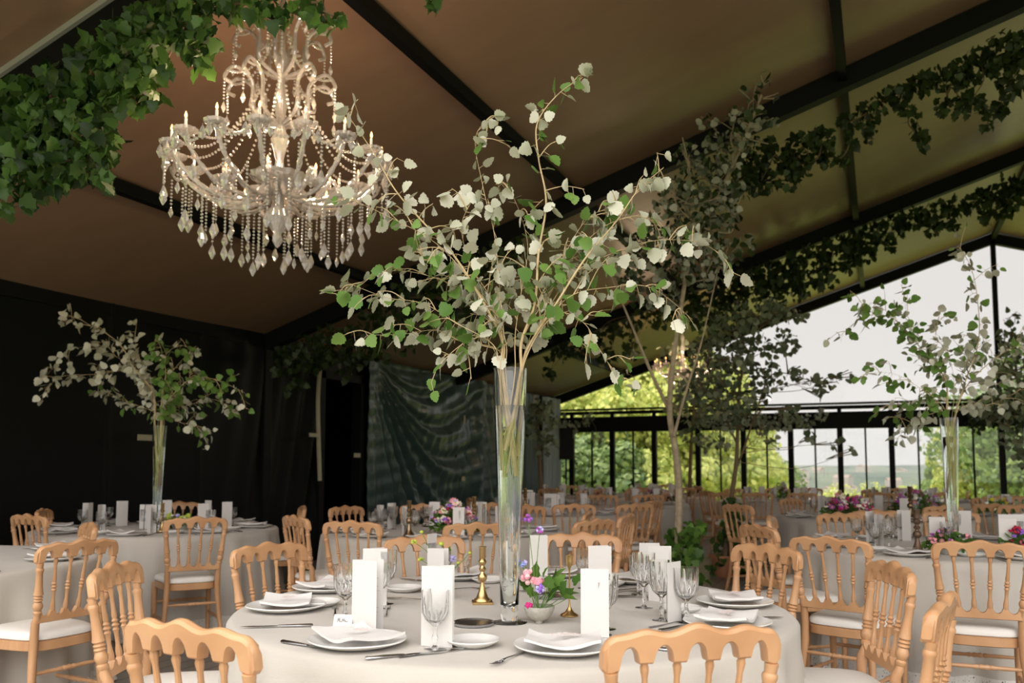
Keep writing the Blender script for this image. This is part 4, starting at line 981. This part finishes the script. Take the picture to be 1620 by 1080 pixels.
GZ = [(30, 170, 55), (25, 215, 55), (28, 265, 45), (80, 150, 50), (95, 205, 55), (100, 245, 40), (150, 105, 48), (150, 165, 45), (60, 300, 16), (150, 250, 32), (205, 60, 50), (200, 120, 42), (175, 215, 20), (245, 40, 45), (240, 95, 32), (292, 25, 48), (310, 70, 26), (318, 98, 14), (240, 150, 12), (215, 165, 14), (165, 285, 12), (45, 315, 14), (5, 330, 16), (95, 280, 22), (160, 278, 14), (85, 290, 14), (252, 150, 8), (345, -20, 34), (350, -60, 40), (405, -100, 40), (465, -140, 42), (535, -190, 42), (610, -240, 42), (690, -290, 42)]
garland('thick green vine garland along the rafter in the top left corner', GZ, rafpos(3.35), 8.0, .12, .075, 'ivyz', 11)
garland('small vine garland over the top of the big chandelier', [(375, 8, 18), (410, 10, 18), (432, 32, 16), (445, 12, 20), (480, 5, 16), (516, 38, 15), (500, 12, 16), (535, 28, 10), (347, 66, 6)], rafpos(3.30), 6.0, .05, .07, 'ivy', 12)
garland('little sprig of vine at the top edge above the centre', [(682, 0, 11), (683, -30, 15), (680, -70, 20), (684, -120, 24), (688, -180, 28), (690, -240, 32)], rafpos(3.3), 9, .03, .07, 'ivy', 13)
GA1 = [(455, 570, 28), (490, 560, 32), (520, 545, 34), (560, 545, 34), (590, 520, 34), (475, 600, 14), (625, 500, 34), (600, 560, 16), (650, 470, 34), (690, 450, 34), (545, 590, 12), (730, 440, 30), (640, 540, 20), (770, 415, 30), (680, 520, 14), (810, 400, 25), (720, 480, 25), (455, 610, 10)]
garland('dark vine garland along the second rafter above the doorway', GA1, rafpos(8.6), 8, .15, .085, 'ivyd', 14)
GA2 = [(1160, 285, 26), (1185, 265, 30), (1205, 285, 22), (1225, 245, 32), (1245, 280, 20), (1268, 232, 28), (1262, 262, 22), (1300, 218, 22), (1308, 245, 16), (1330, 250, 12), (1345, 225, 10), (1340, 195, 16), (1372, 178, 20), (1376, 205, 11), (1400, 158, 20), (1425, 150, 20), (1440, 180, 17), (1455, 215, 14), (1464, 236, 8), (1450, 135, 18), (1480, 125, 22), (1500, 165, 20), (1515, 115, 24), (1535, 160, 22), (1550, 100, 28), (1585, 85, 30), (1565, 180, 12), (1610, 75, 28), (1600, 130, 24), (1585, 165, 15), (1562, 200, 7), (1372, 222, 5), (1650, 60, 28), (1690, 40, 28), (1730, 25, 28)]
garland('dark vine garland hanging below the second rafter toward the ridge', GA2, rafpos(8.6), 11, .10, .075, 'ivyd', 15)
GB = [(880, 555, 20), (870, 590, 12), (910, 540, 25), (950, 520, 28), (990, 500, 30), (1000, 550, 16), (1035, 490, 30), (1075, 475, 32), (985, 590, 8), (1010, 610, 7), (960, 560, 18), (1110, 455, 36), (1150, 445, 38), (1120, 500, 28), (1190, 430, 38), (1160, 490, 26), (1235, 425, 36), (1215, 470, 26), (1280, 415, 34), (1260, 455, 20), (1320, 400, 30), (1310, 440, 16), (1355, 382, 24), (1350, 415, 14), (1390, 365, 20), (1375, 400, 14), (1420, 350, 20), (1410, 385, 10), (1450, 340, 18), (1480, 335, 18), (1475, 360, 14), (1510, 325, 18), (1505, 355, 14), (1540, 318, 18), (1570, 308, 20), (1560, 340, 14), (1600, 298, 22), (1590, 325, 16), (1620, 300, 20)]
garland('long dark vine garland along the third rafter, centre to right', GB, rafpos(13.9), 12, .15, .11, 'ivyd', 16)
GC = [(885, 665, 14), (905, 675, 13), (930, 662, 12), (945, 690, 9), (1110, 662, 16), (1140, 668, 18), (1170, 662, 18), (1205, 668, 18), (1240, 664, 18), (1275, 668, 14), (1300, 655, 10)]
garland('leafy garland along the dark beam of the end windows', GC, rafpos(19.0), 26, .15, .085, 'silverleaf', 17)
garland('leafy garland at the right end of the dark window beam', [(1545, 665, 18), (1580, 655, 22), (1610, 660, 22), (1560, 640, 18), (1600, 635, 18)], rafpos(18.9), 26, .15, .085, 'ivyd', 18)

# ------------------------------------------------------------------ small trees standing inside
def indoor_tree(label, px, d, trunks, blobs, mats, size, dens, thick, seed, pot=True, ivy=None, bark='bark', r0=.035, style='poplar', two=False):
    base = place(px, d, 0); t = thing('potted_tree', label, 'tree', base); rng = np.random.default_rng(seed)
    mb = MB()
    allp = []
    for tr in trunks:
        P = [at_d(x, y, d+rng.uniform(-.1, .1)) - base for x, y in tr[0]]; s_ = spline(P, 6); r = tr[1]; mb.tube(s_, [r*(1-.75*i/len(s_)) for i in range(len(s_))], 8); allp += s_
    pos = lambda x, y, o: at_d(x, y, d + o)
    for bx, by, r in blobs:
        c = pos(bx, by, rng.normal(0, thick)) - base; low = [p for p in allp if p.z < c.z-.1] or allp; nn = min(low, key=lambda p: (p-c).length)
        m = (nn+c)/2 + Vector(rng.normal(0, .08, 3)); s_ = spline([nn, m, c], 5); mb.tube(s_, [(.012 if r > 14 else .005)*(1-.7*i/len(s_)) for i in range(len(s_))], 5)
        for _ in range(3):
            e = c + Vector(rng.normal(0, .6, 3))*(r*d/FPX); s2 = spline([m*.5+c*.5, (m+c)/2*.3+e*.7, e], 3); mb.tube(s2, [.005]*len(s2), 4)
    mb.build('trunk', bark, t)
    P = np.array([p - base for p in cloud_points(blobs, pos, dens, thick, rng) if p.z < roofz(p.x)-.2]); n = len(P)
    leaves_mesh('crown', P, rng.normal(0, .7, (n, 3)) + [0, 0, -.6], rng.normal(0, .7, (n, 3)) + [0, 0, .7], rng.uniform(.6, 1.2, n)*size, mats, style, two, t)
    if pot: MB().lathe([(.11, 0), (.12, .01), (.155, .22), (.17, .22), (.17, .25), (.15, .25), (.14, .22), (.001, .21)], k=24).build('pot', 'terracotta', t)
    if ivy:
        q = np.array([p - base for p in cloud_points(ivy, pos, 14, .10, rng)]); q[:, 2] = np.maximum(q[:, 2], .03); n = len(q)
        leaves_mesh('ivy', q, rng.normal(0, .6, (n, 3)) + [0, 0, -.7], rng.normal(0, .5, (n, 3)) + [0, -.6, .6], rng.uniform(.6, 1.2, n)*.085, 'ivyb' if seed == 31 else 'ivy', 'ivy', False, t)
    return t
SIL = [(1215, 125, 14), (1190, 145, 14), (1228, 150, 8), (1165, 180, 16), (1195, 185, 16), (1222, 190, 10), (1120, 195, 14), (1140, 225, 24), (1175, 220, 26), (1090, 245, 22), (1110, 275, 30), (1150, 270, 28), (1065, 300, 26), (1100, 320, 34), (1140, 320, 30), (1170, 300, 16), (1050, 345, 30), (1090, 375, 36), (1130, 370, 28), (1020, 390, 30), (1060, 420, 36), (1110, 425, 34), (1150, 400, 22), (985, 420, 26), (1010, 455, 28), (1160, 340, 16), (1050, 470, 26), (1180, 385, 14)]
indoor_tree('slim pale trunked tree with silvery leaves standing in the middle aisle', 1072, 7.6, [([(1074, 905), (1073, 840), (1074, 780), (1070, 720), (1060, 660), (1062, 600), (1075, 500), (1100, 380), (1160, 260), (1205, 150)], .040), ([(1062, 655), (1035, 600), (1012, 545), (985, 480), (960, 420)], .018), ([(1066, 690), (1085, 620), (1110, 540), (1135, 430)], .014)],
            SIL, ['ivyd', 'silverleaf'], .065, 9.0, .28, 31, ivy=[(1070, 850, 18), (1085, 870, 24), (1060, 880, 20), (1095, 845, 14), (1105, 835, 12), (1080, 900, 22), (1062, 915, 18), (1095, 915, 14), (1110, 925, 9), (1045, 890, 12)], two=True)
CAN2 = [(1150, 520, 30), (1190, 500, 26), (1225, 490, 22), (1260, 500, 14), (1120, 560, 32), (1160, 570, 34), (1200, 560, 32), (1240, 540, 22), (1100, 610, 28), (1140, 620, 30), (1185, 620, 30), (1225, 600, 20), (1260, 590, 14), (1160, 660, 22), (1290, 605, 14), (1320, 600, 12), (1345, 595, 8), (1300, 620, 10), (1250, 650, 16), (1210, 670, 12), (1280, 690, 10), (1320, 700, 9), (1350, 712, 6), (1225, 700, 10), (1140, 700, 10)]
indoor_tree('dark slender tree in a terracotta pot standing in the aisle, farther back', 1147, 10.2, [([(1147, 880), (1152, 830), (1158, 780), (1165, 730), (1168, 660), (1172, 600), (1190, 540), (1200, 500)], .035), ([(1165, 740), (1180, 700), (1200, 640), (1225, 590), (1290, 605)], .014), ([(1165, 700), (1140, 640), (1120, 580)], .012)],
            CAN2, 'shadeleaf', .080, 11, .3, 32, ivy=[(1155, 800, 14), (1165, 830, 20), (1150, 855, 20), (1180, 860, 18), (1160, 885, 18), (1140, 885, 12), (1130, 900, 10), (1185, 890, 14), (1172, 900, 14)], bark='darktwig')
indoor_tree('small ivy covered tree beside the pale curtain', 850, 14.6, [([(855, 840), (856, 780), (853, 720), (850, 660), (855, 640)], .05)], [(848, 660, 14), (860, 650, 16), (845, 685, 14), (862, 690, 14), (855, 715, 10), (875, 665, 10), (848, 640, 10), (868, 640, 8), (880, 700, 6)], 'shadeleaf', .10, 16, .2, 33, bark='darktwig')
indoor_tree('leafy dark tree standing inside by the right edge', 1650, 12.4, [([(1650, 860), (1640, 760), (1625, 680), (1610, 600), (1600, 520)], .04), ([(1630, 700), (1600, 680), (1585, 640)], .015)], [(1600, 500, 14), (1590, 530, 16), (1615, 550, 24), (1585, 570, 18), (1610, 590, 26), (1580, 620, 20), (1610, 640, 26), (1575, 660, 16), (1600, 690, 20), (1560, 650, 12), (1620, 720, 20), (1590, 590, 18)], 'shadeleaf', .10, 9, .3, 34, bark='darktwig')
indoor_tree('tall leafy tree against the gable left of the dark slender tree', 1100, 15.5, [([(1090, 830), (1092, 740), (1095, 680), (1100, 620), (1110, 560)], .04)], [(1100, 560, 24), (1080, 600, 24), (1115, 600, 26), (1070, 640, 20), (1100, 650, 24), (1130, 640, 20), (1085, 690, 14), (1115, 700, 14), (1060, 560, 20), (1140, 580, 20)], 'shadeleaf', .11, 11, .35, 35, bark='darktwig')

# ------------------------------------------------------------------ chandeliers
def crystal_mb(h=.07, r=.014, k_=6):
    return MB().lathe([(.0006, 0), (r*.25, .004), (r, h*.38), (r*.95, h*.45), (r*.35, h*.80), (.0015, h*.86), (.0012, h)], (0, 0, -h), k_)
def beads_mb(n=10, r=.0075, sp=.019):
    mb = MB()
    for i in range(n): mb.lathe([(.0005, -r), (r*.8, -r*.45), (r, 0), (r*.8, r*.45), (.0005, r)], (0, 0, -i*sp-r), 6)
    return mb
def add(mb, src, off, s=1.0):
    off = Vector(off); return mb.add([Vector(p)*s + off for p in src.v], src.f)
def chandelier(label, c, narm=16, s=1.0, rich=True, power=30):
    t = thing('crystal_chandelier', label, 'chandelier', c)      # c: centre of the candle ring at flame height
    R_ = .565*s
    def sv(mb): mb.v = [tuple(Vector(p)*s) for p in mb.v]; return mb
    col = [(.001, -.58), (.012, -.57), (.03, -.54), (.02, -.50), (.05, -.46), (.075, -.41), (.06, -.37), (.022, -.34), (.025, -.28), (.055, -.24), (.14, -.20, .05), (.16, -.17, .05), (.12, -.165), (.03, -.15), (.022, -.08), (.035, -.02), (.05, .03), (.035, .08), (.02, .12), (.03, .2), (.045, .26), (.028, .32), (.018, .4), (.032, .46), (.04, .5), (.02, .56), (.016, .68), (.03, .74), (.02, .80), (.008, .95)]
    sv(MB().lathe(col, k=24)).build('centre_column', 'chandglass', t, 30)
    MB().tube([(0, 0, .9*s), (0, 0, 1.3*s)], .006, 6).build('chain', 'black', t)
    cr = crystal_mb(); cr2 = crystal_mb(.095, .021, 6)
    for tier, (n, rr0, z0, zf) in enumerate([(narm, R_/s, -.19, 0.0), (narm//2, .33, -.17, -.19)]):
        for i in range(n):
            a = 6.2832*(i+.5*tier)/n + .1; ca, sa = math.cos(a), math.sin(a)
            P = [(.06, 0, z0), (.16*rr0/.565, 0, z0-.13), (.36*rr0/.565, 0, z0-.12), (.50*rr0/.565, 0, z0-.02), (rr0, 0, zf-.105)]
            s_ = spline(P, 7); m_ = len(s_); mb = MB().tube(s_, [.0125*(1+.22*math.sin(j*2.1)) for j in range(m_)], 7); sv(mb)
            mb.v = [(x*ca-y*sa, x*sa+y*ca, z) for x, y, z in mb.v]; arm = mb.build('arm', 'chandglass', t, 50)
            x, y = rr0*ca*s, rr0*sa*s; zb = (zf-.105)*s
            MB().lathe([(.006, -.005), (.03, .0, .1), (.055, .016, .1), (.062, .030, .08), (.057, .030, .08), (.048, .018, .08), (.006, .008)], (0, 0, 0), 32, 0, nf=12).build('drip_pan', 'chandglass', arm, 30, (x, y, zb))
            cd = MB().tube([(0, 0, .01*s), (0, 0, .085*s)], .0075*s, 8).build('candle_sleeve', 'candle', arm, 40, (x, y, zb))
            fl = MB().lathe([(.0005, .085), (.0065, .094), (.0075, .102), (.004, .116), (.0005, .124)], (0, 0, 0), 8).build('bulb', 'flame', arm, 60, (x, y, zb))
    # pendants: single drops on the pans
    rng = random.Random(9); npn = 0
    pend = []
    for i in range(narm):
        a = 6.2832*i/narm + .1
        for q in range(3):
            b = a + (q-1)*.10; rr0 = R_ + (.055*s if q == 1 else .03*s); pend.append((rr0*math.cos(b), rr0*math.sin(b), -.09*s, rng.choice((1, 1.25, 1.0)) ))
    # long strings of beads ending in drops
    strings = []
    for rr0, n, z, nb in ([(.60, 22, -.16, 8), (.50, 20, -.26, 9), (.40, 16, -.30, 11), (.28, 12, -.32, 12), (.16, 8, -.34, 13)] if rich else [(.50, 12, -.22, 8), (.25, 8, -.3, 10)]):
        for i in range(n):
            a = 6.2832*(i+rng.random()*.5)/n; strings.append((rr0*s*math.cos(a), rr0*s*math.sin(a), (z+rng.uniform(-.03, .02))*s, nb+rng.choice((-1, 0, 1))))
    first = None
    for n_, (x, y, z, nb) in enumerate(strings):
        mb = beads_mb(nb); h = nb*.019; add(mb, cr2 if n_ % 3 else cr, (0, 0, -h+.002), 1.0); sv(mb); o = mb.build('bead_string', 'chandglass', t, 0, (x, y, z))
    base = crystal_mb(.085, .019, 6); sv(base); o0 = None
    for x, y, z, q in pend:
        if o0 is None: o0 = base.build('crystal_drop', 'chandglass', t, 0, (x, y, z))
        else: o = o0.copy(); C.objects.link(o); o.parent = t; o.location = (x, y, z)
    # upper crown: scrolled arms and hanging strings
    if rich:
        for tz, rr0, n in ((.34, .27, 10), (.62, .24, 8)):
            for i in range(n):
                a = 6.2832*(i+.5)/n; ca, sa = math.cos(a), math.sin(a)
                s_ = spline([(.02, 0, tz-.22), (rr0*.55, 0, tz-.16), (rr0*.60, 0, tz), (rr0*.95, 0, tz+.06), (rr0*1.15, 0, tz-.01), (rr0*1.0, 0, tz-.04)], 6)
                mb = sv(MB().tube(s_, [.011]*len(s_), 7)); mb.v = [(x*ca-y*sa, x*sa+y*ca, z) for x, y, z in mb.v]; mb.build('scroll_arm', 'chandglass', t, 50)
                mb = beads_mb(7, .007, .018); add(mb, cr, (0, 0, -7*.018)); sv(mb); mb.build('bead_string', 'chandglass', t, 0, (rr0*1.15*ca*s, rr0*1.15*sa*s, (tz-.02)*s))
                mb = MB()
                for j in range(20):
                    u = j/19; r1 = (rr0*1.1)*(1-u)+.05*u; zz = tz+.03+(.26)*u - .09*math.sin(u*3.14); mb.ball((r1*ca, r1*sa, zz), .0085, 6)
                sv(mb).build('bead_swag', 'chandglass', t, 0)
        for i in range(16):
            mb = MB(); a0 = 6.2832*i/16 + .1; a1 = a0+6.2832/16
            for j in range(14):
                u = j/13; a = a0+(a1-a0)*u; rr0 = .60 ; mb.ball((rr0*math.cos(a), rr0*math.sin(a), -.10-.07*math.sin(u*3.14)), .0085, 6)
            for j in range(28):
                u = j/27; rr0 = .56*(1-u)+.12*u; mb.ball((rr0*math.cos(a0), rr0*math.sin(a0), -.06+.36*u-.16*math.sin(u*3.14)), .008, 6)
            sv(mb).build('bead_swag', 'chandglass', t, 0)
    L = bpy.data.lights.new('chandelier_light', 'POINT'); L.energy = power/6; L.color = (1.0, .70, .45); L.shadow_soft_size = .05*s
    for i in range(6):
        a = i*1.0472+.3; lo = bpy.data.objects.new('chandelier_light', L); C.objects.link(lo); lo.parent = t; lo.location = (.47*s*math.cos(a), .47*s*math.sin(a), .12*s)
    return t
chandelier('large crystal chandelier with lit candle bulbs at upper left', place(443, 4.7, 3.05), 16, 1.0, True, 42)
chandelier('small far crystal chandelier with lit bulbs behind the slim tree', place(1080, 14.5, 3.05), 12, .82, False, 45)

# ------------------------------------------------------------------ flowers and candlesticks on the other tables
def flower_mass(label, px, d, w_, h, n, cols, seed, foliage='ivyb', name='flower_arrangement', top=.0, tall=.05, fr=(.016, .034)):
    base = place(px, d, TZ); t = thing(name, label, 'flowers', base); rng = random.Random(seed); st = MB()
    for i in range(n):
        a = rng.uniform(0, 6.28); q = rng.random()**.5; x, y = w_*q*math.cos(a), w_*q*math.sin(a)*.7; z = tall + (h-tall)*(1-q*q*.7)*rng.uniform(.55, 1.05)
        p = RIGHT*x + FLAT*y + UP*z; r = rng.uniform(*fr); cl = rng.choice(cols); kd = rng.choice(['rose', 'umbel', 'daisy', 'umbel', 'ball'])
        mats = ['f_'+cl, 'f_'+rng.choice(cols)] if kd != 'daisy' else ['f_'+cl, 'f_yellow']
        pb = Vector(p) 
        flower(t, pb, r if kd != 'ball' else r*.5, kd, mats); st.tube([Vector((0, 0, .03))+Vector((x*.2, y*.2, 0)), pb*.5+Vector((0, 0, .03)), pb], .0018, 4)
    st.build('stems', 'stemgreen', t)
    r2 = np.random.default_rng(seed); m_ = int(n*9); th = r2.uniform(0, 6.28, m_); q = np.sqrt(r2.uniform(0, 1, m_)); z = tall*.6 + (h-tall)*(1-.75*q*q)*r2.uniform(.1, .92, m_)
    P = np.outer(w_*1.05*q*np.cos(th), np.array(RIGHT)) + np.outer(w_*.75*q*np.sin(th), np.array(FLAT)); P[:, 2] = z
    leaves_mesh('foliage', P, P*[1, 1, .4] + r2.normal(0, .05, P.shape), r2.normal(0, .5, P.shape)+[0, 0, 1], r2.uniform(.02, .045, m_), foliage, 'oval', False, t)
    MB().lathe([(.05, 0), (.055, .005), (.075, .05), (.07, .05), (.05, .01), (.001, .008)], k=20).build('bowl', 'stone', t)
flower_mass('loose mixed bouquet of crimson, pink and blue flowers on the table before the green drape', 718, 6.7, .17, .27, 60, ['crimson', 'pink', 'blush', 'lilac', 'cream', 'dusty', 'purple', 'pink'], 3)
flower_mass('wide magenta, violet and cream bouquet on the table behind the right chairs', 1343, 8.6, .24, .27, 80, ['magenta', 'magenta', 'cream', 'violet', 'cream', 'white', 'pink'], 4)
flower_mass('dusky burgundy and grey flower arrangement right of the magenta bouquet', 1452, 8.9, .28, .30, 80, ['dusty', 'grey', 'cream', 'violet', 'dusty', 'grey'], 5, 'ivyb')
flower_mass('daisy and green flower posy on the table by the black wall', 285, 7.2, .16, .15, 22, ['white', 'lilac', 'lime', 'lime'], 6, fr=(.012, .026))
flower_mass('low green posy with pink and violet flowers beside the right tall vase', 1502, 5.25, .13, .17, 22, ['pink', 'violet', 'purple', 'dusty', 'pink'], 7, fr=(.012, .024))
flower_mass('small posy with a dark red daisy at the right edge', 1612, 5.2, .10, .16, 14, ['crimson', 'dusty', 'purple'], 8, fr=(.014, .026))
flower_mass('grey and burgundy posy on the farthest table left', 940, 14.9, .35, .16, 30, ['grey', 'dusty', 'cream'], 9, fr=(.02, .05))
flower_mass('dark posy on the far table before the slim tree', 1040, 12.6, .25, .22, 30, ['grey', 'dusty', 'white'], 10, 'ivyd', fr=(.02, .05))
flower_mass('small green grey posy on the far table right of the slim tree', 1235, 13.4, .12, .32, 24, ['grey', 'lime', 'dusty'], 11, 'ivyb', fr=(.02, .04))
flower_mass('white and dark posy on the far table before the fir', 1440, 13.4, .3, .2, 30, ['white', 'dusty', 'cream'], 12, fr=(.02, .05))
flower_mass('loose posy on the table by the right edge', 1580, 9.4, .2, .2, 26, ['yellow', 'white', 'dusty', 'lime'], 13, fr=(.016, .03))
baluster('brass_candlestick', 'tall dark brass candlestick on the table before the green drape', place(647, 6.4, TZ), .27, 'oldbrass', False)
baluster('brass_candlestick', 'brass candlestick right of the mixed bouquet', place(750, 7.0, TZ), .28, 'brass', False)
baluster('brass_candlestick', 'brass candlestick on the second table behind the vase', place(831, 8.9, TZ), .30, 'brass', False)
baluster('pewter_candlestick', 'dark candlestick with wide square foot on the right table', place(1452, 5.2, TZ), .27, 'bronze', True, s=1.1)
baluster('brass_candlestick', 'dark candlestick behind the right table beside grey flowers', place(1441, 8.4, TZ), .34, 'oldbrass', False)
baluster('brass_candlestick', 'brass candlestick with white candle stub in front of the left vase', place(256, 6.85, TZ), .23, 'brass', False)
tulip('slim brass candlestick far left beside the photo card', place(881, 9.4, TZ), .3)
q = place(757, 7.6, TZ)
def lantern(label, q, s=1.0):
    t = thing('lantern', label, 'lantern', q, YAW+.2); mb = MB()
    for x in (-1, 1):
        for y in (-1, 1): mb.box((x*.055*s-.004, y*.055*s-.004, .012), (x*.055*s+.004, y*.055*s+.004, .20*s))
    mb.box((-.062*s, -.062*s, 0), (.062*s, .062*s, .012)); mb.box((-.062*s, -.062*s, .20*s), (.062*s, .062*s, .212*s)); mb.build('frame', 'candle', t, 0)
    MB().lathe([(.018, .012), (.018, .15*s), (.001, .152*s)], k=14).build('candle', 'brass', t)
lantern('white framed lantern beside the mixed bouquet', q); lantern('white framed lantern behind the centre vase', place(831, 10.0, TZ), 1.2)

# speaker on a stand near the end windows, cake and furniture in the dark doorway
q = place(896, 17.2, 0); t = thing('speaker_stand', 'black pole stand by the left end windows', 'stand', q)
MB().tube([(0, 0, .1), (0, 0, 1.42)], .018, 8).build('pole', 'black', t)
for i in range(3):
    a = i*2.09; MB().tube([(0, 0, .35), (.35*math.cos(a), .35*math.sin(a), .01)], .012, 6).build('leg', 'black', t)
tag(MB().box((-.13, -.13, 0), (.13, .13, .62)).build('loudspeaker', 'black', None, 0, (q.x, q.y, 1.42), YAW), 'tall black loudspeaker on the pole stand by the left end windows', 'speaker')
for px, d, w_, lab, z in [(545, 13.6, .5, 'dark sideboard inside the unlit back room', .9)]:
    q = Vector((XL-2.45, 11.2, 0)); t = thing('sideboard', lab, 'sideboard', q, math.pi/2); MB().box((-.8, -.3, 0), (.8, .3, z)).build('body', 'bronze', t, 0)
    for s_ in (-1, 1): MB().box((s_*.4-.36, -.32, .05), (s_*.4+.36, -.30, z-.05)).build('door', 'bronze', t, 0)
q = Vector((XL-2.45, 11.35, .9)); t = thing('tiered_tray', 'cream tiered tray on the sideboard in the dark back room', 'tray', q)
MB().lathe([(.2, 0), (.2, .10), (.001, .10)], k=24).build('lower_tier', 'china', t); MB().lathe([(.12, .10), (.12, .20), (.001, .20)], k=24).build('upper_tier', 'china', t)
t_ = tag(MB().box((-.05, -.01, 0), (.05, .01, .05)).build('standby_light', emit('green_led', (.05, .9, .6), 1.0), None, 0, (XL-2.9, 11.9, 1.5)), 'tiny green light glowing in the dark back room', 'light')
